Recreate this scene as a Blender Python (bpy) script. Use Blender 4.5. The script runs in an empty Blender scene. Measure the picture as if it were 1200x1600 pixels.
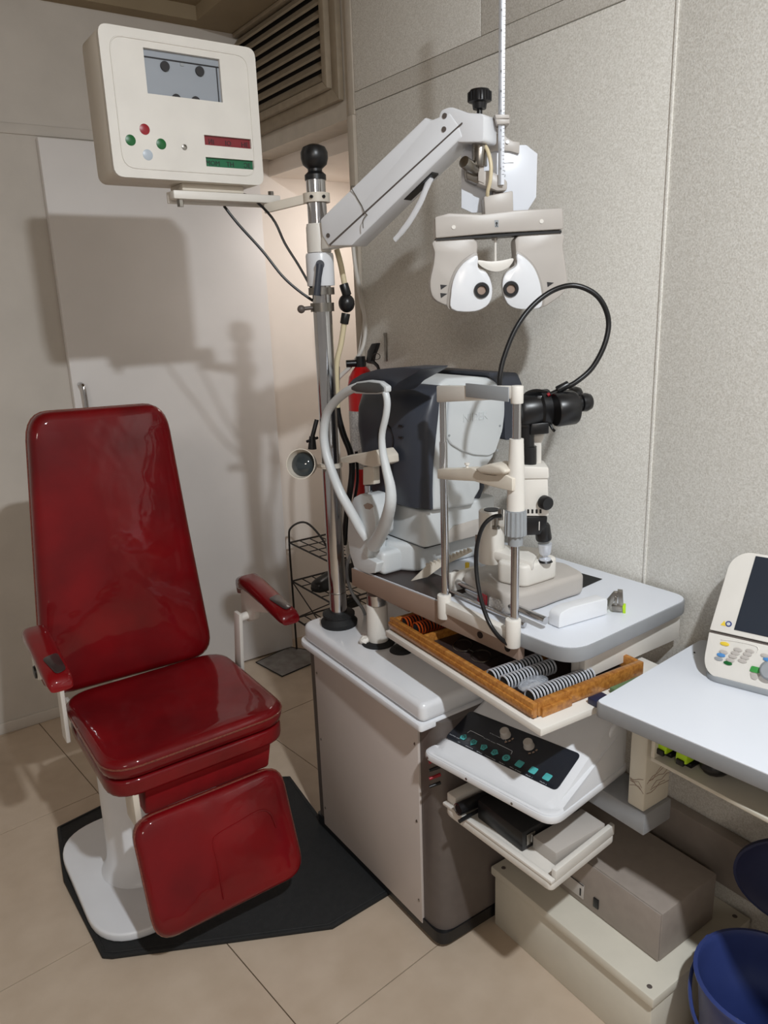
import bpy, bmesh, math, random
from mathutils import Vector, Matrix
C = bpy.context.scene
PI = math.pi
R = math.radians

# ---------------------------------------------------------------- camera
H = 1.6                      # eye height, world Z up, X into right wall, Y into far wall
CXP, CYP, F = 600.0, 800.0, 1193.16
_N = Vector((155.0, 4374.0, F)).normalized()          # world down, in camera axes (x right, y down, z forward)
_U = -_N
_Y = Vector((-860.0, -295.0, F)); _Y = (_Y - _U*_Y.dot(_U)).normalized()
_X = _Y.cross(_U)
def w(v): return Vector((_X.dot(v), _Y.dot(v), _U.dot(v)))
right, up, back = w(Vector((1,0,0))), w(Vector((0,-1,0))), w(Vector((0,0,-1)))
cam = bpy.data.cameras.new('camera'); camo = bpy.data.objects.new('camera', cam); C.collection.objects.link(camo)
camo.matrix_world = Matrix(((right.x,up.x,back.x,0),(right.y,up.y,back.y,0),(right.z,up.z,back.z,H),(0,0,0,1)))
cam.sensor_fit = 'VERTICAL'; cam.sensor_height = 36.0; cam.lens = 36.0*F/1600.0; cam.clip_start = 0.02
C.camera = camo

# ---------------------------------------------------------------- world, light, exposure
wd = bpy.data.worlds.new('world'); C.world = wd; wd.use_nodes = True
wd.node_tree.nodes['Background'].inputs[0].default_value = (1.0, 0.92, 0.84, 1)
wd.node_tree.nodes['Background'].inputs[1].default_value = 0.28
def area(name, loc, target, size, power, col, size_y=None):
    l = bpy.data.lights.new(name, 'AREA'); l.energy = power; l.color = col; l.size = size
    l.shape = 'RECTANGLE' if size_y else 'DISK'
    if size_y: l.size_y = size_y
    o = bpy.data.objects.new(name, l); C.collection.objects.link(o); o.location = loc
    o.rotation_euler = (Vector(target)-Vector(loc)).to_track_quat('-Z','Y').to_euler(); return o
area('ceiling_lamp', (0.46,-0.38,2.73), (0.66,0.25,0.2), 0.09, 57, (0.92,0.965,1.0))
area('room_fill_light', (-1.6,-1.6,2.7), (0.2,2.4,1.0), 0.9, 36, (1.0,0.91,0.82))  # added warm fill aimed at the far wall, not a known fixture
area('recess_fill_light', (1.95,2.72,2.05), (1.75,3.1,0.9), 0.25, 3.2, (1.0,0.93,0.87))  # added fill hidden behind the right wall to brighten the recess
C.view_settings.view_transform = 'Standard'; C.view_settings.look = 'None'
C.view_settings.gamma = 1.0; C.view_settings.use_curve_mapping = False
C.view_settings.exposure = -0.12

# ---------------------------------------------------------------- helpers: pixel ray meets a known real plane
def ray(px, py): return w(Vector((px-CXP, py-CYP, F)))
O = Vector((0,0,H))
def Z(px,py,z): r = ray(px,py); return O + r*((z-H)/r.z)
def X(px,py,x): r = ray(px,py); return O + r*(x/r.x)
def Y(px,py,y): r = ray(px,py); return O + r*(y/r.y)
_F = w(Vector((0,0,1))); _F = Vector((_F.x,_F.y,0)).normalized()
def N(px,py,p): r = ray(px,py); return O + r*((_F.x*p[0]+_F.y*p[1])/(_F.x*r.x+_F.y*r.y))
def PLN(px,py,p0,n): r = ray(px,py); n = Vector(n); return O + r*((n.dot(Vector(p0)-O))/n.dot(r))

def lin(c):
    return tuple(((v/255)/12.92 if v/255<=0.04045 else ((v/255+0.055)/1.055)**2.4) for v in c)+(1,)
MATS = {}
def mat(name, col, rough=0.5, metal=0.0, coat=0.0, var=0.06, scale=30.0, bump=0.0, bscale=None, spec=0.5, col2=None, trans=0.0, alpha=1.0, emit=0.0, stretch=None, sharp=False):
    m = bpy.data.materials.new(name); m.use_nodes = True; nt = m.node_tree; b = nt.nodes['Principled BSDF']
    tc = nt.nodes.new('ShaderNodeTexCoord'); nz = nt.nodes.new('ShaderNodeTexNoise'); cr = nt.nodes.new('ShaderNodeValToRGB')
    nz.inputs['Scale'].default_value = scale; nz.inputs['Detail'].default_value = 4
    src = tc.outputs['Object']
    if stretch:
        mp = nt.nodes.new('ShaderNodeMapping'); mp.inputs['Scale'].default_value = stretch
        nt.links.new(src, mp.inputs[0]); src = mp.outputs[0]
    nt.links.new(src, nz.inputs['Vector']); nt.links.new(nz.outputs['Fac'], cr.inputs[0])
    c = lin(col)
    if col2: a, d = lin(col2), c
    else: a = tuple(min(1,v*(1-var)) for v in c[:3])+(1,); d = tuple(min(1,v*(1+var)) for v in c[:3])+(1,)
    cr.color_ramp.elements[0].color = a; cr.color_ramp.elements[1].color = d
    cr.color_ramp.elements[0].position = 0.45 if sharp else 0.3; cr.color_ramp.elements[1].position = 0.55 if sharp else 0.7
    nt.links.new(cr.outputs[0], b.inputs['Base Color'])
    b.inputs['Roughness'].default_value = rough; b.inputs['Metallic'].default_value = metal
    b.inputs['Coat Weight'].default_value = coat; b.inputs['Coat Roughness'].default_value = 0.05; b.inputs['Coat IOR'].default_value = 1.38
    b.inputs['Specular IOR Level'].default_value = spec
    b.inputs['Transmission Weight'].default_value = trans; b.inputs['Alpha'].default_value = alpha
    if emit:
        nt.links.new(cr.outputs[0], b.inputs['Emission Color']); b.inputs['Emission Strength'].default_value = emit
    if bump:
        n2 = nt.nodes.new('ShaderNodeTexNoise'); n2.inputs['Scale'].default_value = bscale or scale*2; n2.inputs['Detail'].default_value = 3
        bp = nt.nodes.new('ShaderNodeBump'); bp.inputs['Strength'].default_value = bump; bp.inputs['Distance'].default_value = 0.01
        nt.links.new(src, n2.inputs['Vector']); nt.links.new(n2.outputs['Fac'], bp.inputs['Height']); nt.links.new(bp.outputs[0], b.inputs['Normal'])
        if coat: nt.links.new(bp.outputs[0], b.inputs['Coat Normal'])
    MATS[name] = m; return m
M_paper = mat('granular_wallpaper',(240,238,232),0.85,scale=300,col2=(206,202,193),bump=0.12,bscale=300,spec=0.25)
M_wallA = mat('painted_wall',(206,200,192),0.7,scale=6,var=0.05,spec=0.3,bump=0.03,bscale=60)
M_door  = mat('painted_door',(232,229,227),0.45,scale=3,var=0.04,spec=0.4)
M_niche = mat('cream_paint',(240,231,222),0.7,scale=4,var=0.03)
M_trim  = mat('trim_paint',(190,180,166),0.6,scale=20,var=0.06)
M_ceil  = mat('ceiling_paint',(150,134,108),0.8,scale=5,var=0.06)
M_grille= mat('grille_paint',(150,136,116),0.6,scale=25,var=0.1)
M_dark  = mat('dark_void',(30,26,22),0.9)
M_tile  = mat('vinyl_tile',(198,181,162),0.42,scale=9,col2=(186,168,148),spec=0.4,bump=0.02,bscale=200)
M_grout = mat('grout',(96,76,60),0.8)
M_white = mat('white_enamel',(226,228,232),0.28,scale=8,var=0.03,coat=0.3)
M_offw  = mat('off_white_plastic',(221,217,210),0.42,scale=14,var=0.03)
M_cream = mat('aged_cream_plastic',(212,204,191),0.42,scale=16,var=0.04)
M_lgrey = mat('light_grey_plastic',(206,210,212),0.38,scale=14,var=0.02)
M_warmg = mat('warm_grey_plastic',(184,178,172),0.4,scale=14,var=0.03)
M_mgrey = mat('mid_grey_plastic',(150,154,158),0.45,scale=14,var=0.04)
M_lam   = mat('white_laminate',(222,226,234),0.3,scale=4,var=0.015)
M_edge  = mat('grey_edge_band',(142,144,147),0.5,scale=14,var=0.05)
M_panel = mat('cabinet_panel',(196,186,180),0.5,scale=5,var=0.03)
M_post  = mat('taupe_steel',(92,84,80),0.45,scale=30,var=0.06)
M_black = mat('black_plastic',(20,20,22),0.35,scale=30,var=0.2)
M_rub   = mat('black_rubber',(24,25,26),0.75,scale=60,var=0.2,bump=0.15,bscale=300)
M_chrome= mat('chrome',(200,200,202),0.14,metal=1.0,scale=20,var=0.05)
M_steel = mat('brushed_steel',(150,146,140),0.3,metal=1.0,scale=60,var=0.1)
M_wire  = mat('black_wire',(26,22,20),0.4,scale=60,var=0.2)
M_red   = mat('red_vinyl',(124,5,14),0.5,coat=0.9,spec=0.15,scale=5,col2=(90,2,8),bump=0.35,bscale=6)
M_redf  = mat('red_fabric_skirt',(150,14,22),0.6,scale=30,var=0.1)
M_worn  = mat('worn_vinyl',(50,40,40),0.3,scale=40,var=0.3,coat=0.4)
M_pipe  = mat('clear_film_piping',(118,62,50),0.25,scale=200,var=0.3,coat=0.8)
M_navy  = mat('navy_plastic',(54,58,68),0.42,scale=14,var=0.04)
M_blue  = mat('blue_plastic',(52,66,122),0.35,scale=14,var=0.05)
M_seatb = mat('navy_vinyl',(32,36,66),0.5,scale=20,var=0.08)
M_wood  = mat('varnished_wood',(186,128,58),0.35,scale=18,col2=(140,84,32),stretch=(8,1,8),coat=0.4)
M_wood2 = mat('varnished_wood_across',(190,132,62),0.35,scale=18,col2=(150,92,38),stretch=(1,8,8),coat=0.4)
M_panelk= mat('console_fascia',(28,33,42),0.25,scale=14,var=0.05,coat=0.4)
M_teal  = mat('teal_key',(78,176,178),0.45,scale=14,var=0.04)
M_screen= mat('dark_screen',(44,50,60),0.22,scale=8,var=0.05,coat=0.3)
M_lcd   = mat('grey_lcd',(150,156,164),0.35,scale=8,var=0.03)
M_lcdr  = mat('red_lcd',(122,24,34),0.35,scale=14,var=0.06)
M_lcdg  = mat('green_lcd',(10,98,62),0.35,scale=14,var=0.06)
M_ink   = mat('dark_ink',(34,32,34),0.6)
M_inkw  = mat('white_ink',(196,200,204),0.6)
M_bred  = mat('red_button',(146,20,34),0.35)
M_bgrn  = mat('green_button',(10,92,40),0.35)
M_bwht  = mat('pale_button',(176,186,196),0.35)
M_lens  = mat('lens_glass',(50,58,62),0.05,scale=10,coat=1.0)
M_glass = mat('clear_glass',(220,226,230),0.03,trans=1.0,var=0.01)
M_amber = mat('amber_rim',(176,70,20),0.35,scale=30,metal=0.3)
M_rim   = mat('silver_rim',(214,218,226),0.3,metal=0.35,scale=30)
M_lime  = mat('lime_plastic',(178,220,30),0.4,scale=30)
M_ext   = mat('extinguisher_red',(190,16,20),0.3,coat=0.5)
M_label = mat('printed_label',(206,204,200),0.5,scale=220,col2=(150,146,148))
M_taupe = mat('taupe_laminate',(152,130,116),0.5,scale=14,var=0.04)
M_dkbrn = mat('dark_table_surface',(54,44,42),0.4,scale=14)
M_gbox  = mat('grey_equipment_case',(150,140,132),0.5,scale=40,var=0.05)
M_wbox  = mat('aged_white_cabinet',(210,205,191),0.5,scale=10,var=0.05)
M_green = mat('green_key',(60,150,70),0.4)
M_bkey  = mat('blue_key',(80,140,200),0.4)
M_ykey  = mat('yellow_mark',(226,196,60),0.5)
M_shade = mat('shaded_grey_plastic',(160,154,148),0.45)
M_book  = mat('faded_green_card',(96,124,88),0.6)
M_pad   = mat('dark_grey_pad',(72,74,74),0.4)
M_sheet = mat('stained_grey_sheet',(150,150,148),0.5,scale=24,col2=(128,122,120))
M_film  = mat('clear_bag',(210,216,226),0.1,alpha=0.35,bump=1.0,bscale=60)
M_amberp= mat('yellowed_plastic_tube',(214,200,166),0.35,scale=12,var=0.04)

# ---------------------------------------------------------------- helpers: shapes (each returns a bmesh in world coordinates)
def bev(bm, r, seg=3, ang=30):
    if r <= 0: return bm
    bm.normal_update()
    es = [e for e in bm.edges if len(e.link_faces)==2 and e.calc_face_angle(0) > R(ang)]
    bmesh.ops.bevel(bm, geom=es, offset=r, segments=seg, profile=0.5, affect='EDGES', clamp_overlap=True); return bm
def bx(x0,x1,y0,y1,z0,z1,b=0.0,seg=2):
    bm = bmesh.new(); bmesh.ops.create_cube(bm, size=1)
    for v in bm.verts: v.co = Vector((x0+(x1-x0)*(v.co.x+.5), y0+(y1-y0)*(v.co.y+.5), z0+(z1-z0)*(v.co.z+.5)))
    bmesh.ops.recalc_face_normals(bm, faces=bm.faces); return bev(bm,b,seg)
def hull8(a, vec, b=0.0, seg=2):           # polygon in space pushed along a vector
    bm = bmesh.new(); n = len(a); vec = Vector(vec)
    v0 = [bm.verts.new(Vector(p)) for p in a]; v1 = [bm.verts.new(Vector(p)+vec) for p in a]
    bm.faces.new(v0); bm.faces.new(v1[::-1])
    for i in range(n): bm.faces.new((v0[i],v1[i],v1[(i+1)%n],v0[(i+1)%n]))
    bmesh.ops.recalc_face_normals(bm, faces=bm.faces); return bev(bm,b,seg)
def rnd(pts, r, seg=5):                    # round the corners of a polygon (2D or 3D); r a number or a list
    out = []; n = len(pts); P = [Vector(p) for p in pts]
    for i in range(n):
        ri = r[i] if isinstance(r,(list,tuple)) else r
        p, a, c = P[i], P[i-1], P[(i+1)%n]
        if ri <= 0: out.append(p); continue
        da, dc = (a-p), (c-p); t = min(ri, da.length*.49, dc.length*.49)
        s, e = p+da.normalized()*t, p+dc.normalized()*t
        for k in range(seg+1):
            u = k/seg; out.append(s*(1-u)**2 + p*2*u*(1-u) + e*u*u)
    return out
def smooth(pts, n=4, closed=True):         # Catmull-Rom through points
    P = [Vector(p) for p in pts]; m = len(P); out = []
    for i in range(m if closed else m-1):
        if closed: a,b,c,d = P[i-1],P[i],P[(i+1)%m],P[(i+2)%m]
        else: a,b,c,d = P[max(i-1,0)],P[i],P[i+1],P[min(i+2,m-1)]
        for k in range(n):
            t = k/n; out.append(0.5*((2*b)+(-a+c)*t+(2*a-5*b+4*c-d)*t*t+(-a+3*b-3*c+d)*t**3))
    if not closed: out.append(P[-1])
    return out
def prism(pts2, z0, z1, b=0.0, seg=2): return hull8([(p[0],p[1],z0) for p in pts2], (0,0,z1-z0), b, seg)
def pp(px, p0, n, d0, d1, b=0.0, seg=2, r=0, sm=0):   # outline on a real plane, given real thickness
    n = Vector(n).normalized(); a = [PLN(x,y,p0,n) for x,y in px]
    if r: a = rnd(a, r)
    if sm: a = smooth(a, sm)
    return hull8([p+n*d0 for p in a], n*(d1-d0), b, seg)
def frames(path, closed):
    n = len(path); T = []
    for i in range(n):
        a = path[i-1] if (i>0 or closed) else path[i]; c = path[(i+1)%n] if (i<n-1 or closed) else path[i]
        T.append((c-a).normalized())
    ref = Vector((0,0,1)) if abs(T[0].z)<.9 else Vector((1,0,0))
    u = (ref - T[0]*ref.dot(T[0])).normalized(); Fr = []
    for t in T:
        u = (u - t*u.dot(t)); u = u.normalized() if u.length>1e-6 else Vector((1,0,0)); Fr.append((u, t.cross(u)))
    return Fr
def tube(path, r, n=10, closed=False, flat=None):   # r number or list; flat=(su,sv)
    P = [Vector(p) for p in path]; Fr = frames(P, closed); bm = bmesh.new(); rings = []
    su, sv = flat or (1,1)
    for i,p in enumerate(P):
        ri = r[i] if isinstance(r,(list,tuple)) else r; u,v = Fr[i]
        rings.append([bm.verts.new(p+u*(math.cos(2*PI*k/n)*ri*su)+v*(math.sin(2*PI*k/n)*ri*sv)) for k in range(n)])
    m = len(rings)
    for i in range(m if closed else m-1):
        a, c = rings[i], rings[(i+1)%m]
        for k in range(n): bm.faces.new((a[k],a[(k+1)%n],c[(k+1)%n],c[k]))
    if not closed: bm.faces.new(rings[0][::-1]); bm.faces.new(rings[-1])
    bmesh.ops.recalc_face_normals(bm, faces=bm.faces); return bm
def stube(pts, r, k=6, n=8, closed=False): return tube(smooth(pts,k,closed), r, n, closed)
def cyl(p0, p1, r, r2=None, n=24, b=0.0):
    bm = tube([p0,p1], [r, r if r2 is None else r2], n); return bev(bm,b,2,50)
def lathe(prof, p0=(0,0,0), ax=(0,0,1), n=28):      # prof [(r,h)...]
    q = Vector((0,0,1)).rotation_difference(Vector(ax).normalized()); p0 = Vector(p0)
    bm = bmesh.new(); rings = []
    for r,h in prof:
        if r < 1e-6: rings.append([bm.verts.new(p0+q@Vector((0,0,h)))])
        else: rings.append([bm.verts.new(p0+q@Vector((math.cos(2*PI*k/n)*r, math.sin(2*PI*k/n)*r, h))) for k in range(n)])
    for a,c in zip(rings, rings[1:]):
        for k in range(n):
            if len(a)==1 and len(c)==1: continue
            if len(a)==1: bm.faces.new((a[0],c[(k+1)%n],c[k]))
            elif len(c)==1: bm.faces.new((a[k],a[(k+1)%n],c[0]))
            else: bm.faces.new((a[k],a[(k+1)%n],c[(k+1)%n],c[k]))
    bmesh.ops.recalc_face_normals(bm, faces=bm.faces); return bm
def ball(c, r, sc=(1,1,1), u=20, v=12):
    bm = bmesh.new(); bmesh.ops.create_uvsphere(bm, u_segments=u, v_segments=v, radius=r)
    for q in bm.verts: q.co = Vector((q.co.x*sc[0]+c[0], q.co.y*sc[1]+c[1], q.co.z*sc[2]+c[2]))
    return bm
def plate(outer, holes, vec):              # flat plate with holes, thickness vector
    bm = bmesh.new(); vec = Vector(vec); es = []
    for loop in [outer]+holes:
        vs = [bm.verts.new(Vector(p)) for p in loop]
        for i in range(len(vs)): es.append(bm.edges.new((vs[i], vs[(i+1)%len(vs)])))
    bmesh.ops.triangle_fill(bm, use_beauty=True, use_dissolve=False, edges=es)
    fs = list(bm.faces); g = bmesh.ops.extrude_face_region(bm, geom=fs)
    bmesh.ops.translate(bm, vec=vec, verts=[e for e in g['geom'] if isinstance(e,bmesh.types.BMVert)])
    bmesh.ops.recalc_face_normals(bm, faces=bm.faces); return bm
def cushion(w_, d_, h, r, bulge, mtx, taper=None, nx=18, ny=18, edge=0.022):   # padded rounded slab in local x,y (thickness z), placed by mtx
    bm = bmesh.new()
    def shape(u,v):                        # u,v in -1..1 -> rounded-rectangle position
        x, y = u*w_/2, v*d_/2
        if taper: x *= taper(v)
        return x, y
    out = rnd([(-w_/2,-d_/2,0),(w_/2,-d_/2,0),(w_/2,d_/2,0),(-w_/2,d_/2,0)], r, 6)
    def tp(p): return Vector((p.x*(taper(p.y/(d_/2)) if taper else 1), p.y, 0))
    out = [tp(p) for p in out]
    # densify the loop
    L = []
    for i,p in enumerate(out):
        q = out[(i+1)%len(out)]; k = max(1,int((q-p).length/0.03))
        for j in range(k): L.append(p.lerp(q, j/k))
    cs = sum(L, Vector())/len(L); rings = []
    prof = [(1.0,-h),(1.0,-edge),(0.0,0.0)]
    def ring(inset, z):
        rr = []
        for p in L:
            dlt = p-cs; s = max(0, 1-inset/ max(dlt.length,1e-4)); q = cs+dlt*s; rr.append((q,z))
        return rr
    seq = [ring(edge*0.7,-h), ring(edge*0.2,-h+edge*0.3), ring(0,-h+edge)] + [ring(edge*(1-math.cos(a)), -edge+edge*math.sin(a)) for a in [0,.5,1.0,1.57]]
    for t in (0.15,0.3,0.45,0.6,0.75,0.9): 
        seq.append([(L[i].lerp(cs, t+ (1-t)*0.0) + (seq[6][i][0]-L[i])*(1-t), bulge*(1-(1-t)**2)) for i in range(len(L))])
    vr = [[bm.verts.new((q.x,q.y,z)) for q,z in rg] for rg in seq]
    n = len(L)
    for a,c in zip(vr,vr[1:]):
        for k in range(n): bm.faces.new((a[k],a[(k+1)%n],c[(k+1)%n],c[k]))
    bm.faces.new(vr[0][::-1]); bm.faces.new(vr[-1])
    bmesh.ops.recalc_face_normals(bm, faces=bm.faces); bmesh.ops.transform(bm, matrix=mtx, verts=bm.verts)
    return bm, [mtx@Vector((p.x,p.y,0)) for p in L], [mtx@Vector((p.x,p.y,-h)) for p in L]

# ---------------------------------------------------------------- helpers: objects
OFF = {}
def join(bms):
    if isinstance(bms, bmesh.types.BMesh): return bms
    out = bmesh.new()
    for b in bms:
        me = bpy.data.meshes.new('tmp'); b.to_mesh(me); out.from_mesh(me); bpy.data.meshes.remove(me)
    return out
def obj(name, bms, m, parent=None, label=None, cat=None, group=None, kind=None, ang=38, base=None):
    bm = join(bms)
    if parent is not None: off = OFF[parent.name]
    else:
        if base is None:
            xs = [v.co for v in bm.verts]; base = (sum(v.x for v in xs)/len(xs), sum(v.y for v in xs)/len(xs), min(v.z for v in xs))
        off = Vector(base)
    for v in bm.verts: v.co -= off
    me = bpy.data.meshes.new(name); bm.to_mesh(me)
    me.polygons.foreach_set('use_smooth', [True]*len(me.polygons)); me.set_sharp_from_angle(angle=R(ang))
    me.materials.append(MATS[m] if isinstance(m,str) else m)
    o = bpy.data.objects.new(name, me); C.collection.objects.link(o)
    if parent is not None: o.parent = parent
    else: o.location = off
    OFF[o.name] = off
    if label: o['label'] = label
    if cat: o['category'] = cat
    if group: o['group'] = group
    if kind: o['kind'] = kind
    return o
def thing(name, label, cat, loc, group=None):
    o = bpy.data.objects.new(name, None); C.collection.objects.link(o); o.location = loc; o.empty_display_size = 0.05
    o['label'] = label; o['category'] = cat
    if group: o['group'] = group
    OFF[o.name] = Vector(loc); return o
def struct(name, bms, m, parent=None, ang=38):
    return obj(name, bms, m, parent, kind=None if parent else 'structure', ang=ang)
def text(name, s, p, ux, uy, size, m, parent, h=0.0004, label=None, align='LEFT'):
    cu = bpy.data.curves.new(name,'FONT'); cu.body = s; cu.size = size; cu.extrude = h; cu.align_x = align; cu.resolution_u = 2
    to = bpy.data.objects.new('tmp_text', cu); C.collection.objects.link(to)
    dg = bpy.context.evaluated_depsgraph_get(); me = bpy.data.meshes.new_from_object(to.evaluated_get(dg))
    bpy.data.objects.remove(to); bpy.data.curves.remove(cu)
    ux = Vector(ux).normalized(); uy = Vector(uy); uy = (uy-ux*ux.dot(uy)).normalized(); nz = ux.cross(uy)
    mt = Matrix(((ux.x,uy.x,nz.x,p[0]),(ux.y,uy.y,nz.y,p[1]),(ux.z,uy.z,nz.z,p[2]),(0,0,0,1)))
    bm = bmesh.new(); bm.from_mesh(me); bpy.data.meshes.remove(me); bmesh.ops.transform(bm, matrix=mt, verts=bm.verts)
    return obj(name, bm, m, parent, label=label)

# ================================================================ SETTING
XB, YA, ZC = 1.52, 3.12, 2.65
X0, Y0 = -2.6, -2.6
# --- floor with separate tiles
fl = struct('floor', bx(X0,2.5,Y0,3.3,-0.06,-0.004), M_grout)
def clip(poly, axis, val, keep_less):
    out = []
    for i in range(len(poly)):
        a, b = poly[i-1], poly[i]; ina = (a[axis]<=val)==keep_less; inb = (b[axis]<=val)==keep_less
        if ina != inb:
            t = (val-a[axis])/(b[axis]-a[axis]); out.append((a[0]+(b[0]-a[0])*t, a[1]+(b[1]-a[1])*t))
        if inb: out.append(b)
    return out
ca, sa = math.cos(R(6)), math.sin(R(6)); T = 0.634
for i in range(-4,4):
    for j in range(-5,4):
        u0, v0, g = 0.718+i*T, 1.157+j*0.632, 0.0015
        q = [(u*ca-v*sa, u*sa+v*ca) for u,v in ((u0+g,v0+g),(u0+T-g,v0+g),(u0+T-g,v0+.632-g),(u0+g,v0+.632-g))]
        for ax,val,k in ((0,X0+.05,False),(0,2.3,True),(1,Y0+.05,False),(1,3.17,True)):
            q = clip(q,ax,val,k) if q else q
        if len(q) >= 3: struct('floor_tile', prism(q,-0.004,0.0), M_tile, fl)
# --- ceiling: flat field with a lower border along the two far walls
struct('ceiling', [bx(X0,1.32,Y0,3.05,2.76,2.80), bx(1.32,2.5,Y0,3.3,ZC,2.80), bx(X0,1.32,3.05,3.3,ZC,2.80),
                   bx(1.27,1.32,Y0,3.0,2.70,2.76), bx(X0,1.32,3.0,3.05,2.70,2.76)], M_ceil)
# --- far wall with batten strip
wa = struct('wall_far', [bx(X0,XB,YA,YA+.1,0,ZC)], M_wallA)
struct('trim_1', bx(X0,XB-.005,YA-.006,YA,2.215,2.25,0.003), M_wallA)
struct('baseboard_far', bx(X0,0.70,YA-.012,YA,0,0.045,0.003), M_wallA)
# --- right wall: separate panels over a backing, opening at the far end
yp = 2.33
wb = struct('wall_right', [bx(XB+.008,XB+.12,Y0,yp,0,ZC), bx(XB+.008,XB+.12,yp,3.12,2.2,ZC)], M_trim)
for y0,y1,z0,z1 in ((1.096,2.295,0.0,2.212),(Y0,1.092,0.0,2.212),(1.69,2.295,2.266,ZC),(0.55,1.686,2.266,ZC),(Y0,0.546,2.266,ZC)):
    struct('panel', bx(XB-.001,XB+.008,y0,y1,z0,z1,0.0015), M_paper, wb)
struct('trim_2', bx(XB-.003,XB+.008,Y0,2.295,2.214,2.264,0.0015), M_paper)
struct('trim_3', bx(XB-.012,XB+.12,2.297,yp+.003,0,2.2,0.003), M_trim)
struct('trim_4', bx(XB-.004,XB+.008,1.0905,1.0975,0.0,2.212,0.0015), M_paper)
struct('trim_5', bx(XB-.006,XB+.008,2.297,yp,2.2,ZC,0.003), M_trim)
# --- recess beyond the opening
struct('wall_recess', [bx(XB,2.3,3.17,3.27,0,2.3), bx(2.2,2.3,yp-.1,3.17,0,2.3)], M_niche)
struct('ceiling_recess', bx(XB+.12,2.3,yp-.1,3.17,2.14,2.2), M_niche)
struct('trim_6', bx(1.50,1.545,3.10,3.165,0.0,0.62,0.003), M_trim)
# --- low cable duct along right wall
struct('trim_7', bx(XB-.035,XB-.001,-1.5,1.25,0.245,0.375,0.004), M_gbox)
# --- panel door leaf standing against the far wall, with pull handle
dr = struct('door_1', bx(0.70,1.55,3.08,3.118,0.008,2.205,0.003), M_door)
h0 = Y(124,600,3.08)
struct('door_handle', stube([(h0.x,3.08,h0.z),(h0.x,3.05,h0.z),(h0.x+.004,3.035,h0.z-.02),(h0.x+.004,3.035,h0.z-.14),(h0.x,3.05,h0.z-.16),(h0.x,3.08,h0.z-.16)],0.008,5,10), M_chrome, dr)

# --- ventilation grille high on right wall
gr = thing('vent_grille','large slatted beige ventilation grille high on wall beside projector box','vent',(XB,2.75,2.26))
yl, yr, zb, zt = 3.09, 2.44, 2.325, 2.63
def ring4(x0,x1,a,b,c,d,t): return [bx(x0,x1,a,b,c,c+t,.004), bx(x0,x1,a,b,d-t,d,.004), bx(x0,x1,a,a+t,c,d,.004), bx(x0,x1,b-t,b,c,d,.004)]
def fbar(a0,a1,b0,b1,x0,x1,bv): return hull8([(x0,a0[0],a0[1]),(x0,a1[0],a1[1]),(x0,b1[0],b1[1]),(x0,b0[0],b0[1])],(x1-x0,0,0),bv)
obj('frame', [fbar((2.37,2.258),(3.11,2.258),(yr-.03,zb-.025),(3.11,zb-.025),XB-.016,XB+.006,.003), fbar((2.37,2.258),(2.37,2.648),(yr-.03,zb-.025),(yr-.03,2.648),XB-.016,XB+.006,.003)], M_grille, gr)
obj('inner_frame', [fbar((yr-.03,zb-.025),(3.11,zb-.025),(yr,zb),(3.11,zb),XB-.036,XB+.006,.003), fbar((yr-.03,zb-.025),(yr-.03,2.648),(yr,zb),(yr,2.648),XB-.036,XB+.006,.003)], M_grille, gr)
obj('top_bar', bx(XB-.030,XB+.006,yr,3.11,2.634,2.648,.002), M_grille, gr)
obj('backing', bx(XB-.004,XB+.006,yr,3.11,zb,2.64), M_dark, gr)
for k in range(8):
    z = zb+0.022+k*0.038
    obj('slat', hull8([(XB-.032,yr,z-.012),(XB-.026,yr,z-.017),(XB-.004,yr,z+.011),(XB-.010,yr,z+.016)],(0,3.11-yr,0)), M_grille, gr)

# ================================================================ CHART PROJECTOR BOX
yb = 1.85
pb = thing('chart_box','cream wall-chart box with four round coloured lamps and two display strips','box',(0.76,1.98,1.895))
bx0,bx1,bz0,bz1 = 0.573,0.942,1.895,2.20
outer = rnd([(bx0,yb,bz0),(bx1,yb,bz0),(bx1,yb,bz1),(bx0,yb,bz1)],0.022)
win = [Y(223,72,yb),Y(343,94,yb),Y(348,160,yb),Y(231,146,yb)]
lr = [Y(319,210,yb),Y(392,218,yb),Y(393,233,yb),Y(320,226,yb)]
lg = [Y(321,245,yb),Y(396,251,yb),Y(397,265,yb),Y(323,260,yb)]
def sq(q):   # squared-up rectangle in the panel plane
    x0=(q[0].x+q[3].x)/2; x1=(q[1].x+q[2].x)/2; z1=(q[0].z+q[1].z)/2; z0=(q[2].z+q[3].z)/2
    return [(x0,yb,z0),(x1,yb,z0),(x1,yb,z1),(x0,yb,z1)]
win,lr,lg = sq(win),sq(lr),sq(lg)
obj('housing', hull8([(p.x,yb+.012,p.z) for p in outer],(0,0.12,0),0.004), M_cream, pb)
obj('front_panel', plate(outer,[win,lr,lg],(0,0.0115,0)), M_offw, pb, ang=30)
ins = rnd([(bx0+.022,yb,bz0+.02),(bx1-.022,yb,bz0+.02),(bx1-.022,yb,bz1-.02),(bx0+.022,yb,bz1-.02)],0.03)
obj('raised_border', tube([Vector((p.x,yb-.0004,p.z)) for p in ins],0.0016,6,True), M_offw, pb)
wx0,wx1,wz0,wz1 = win[0][0],win[1][0],win[0][2],win[2][2]
sc_ = obj('viewing_window', bx(wx0-.002,wx1+.002,yb+.0085,yb+.0115,wz0-.002,wz1+.002), M_lcd, pb)
obj('divider_line', [bx(wx0,wx1,yb+.0065,yb+.0085,wz1-.017,wz1-.0145), bx(wx1-.007,wx1-.005,yb+.0065,yb+.0085,wz0,wz1-.017)], M_ink, sc_)
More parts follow.
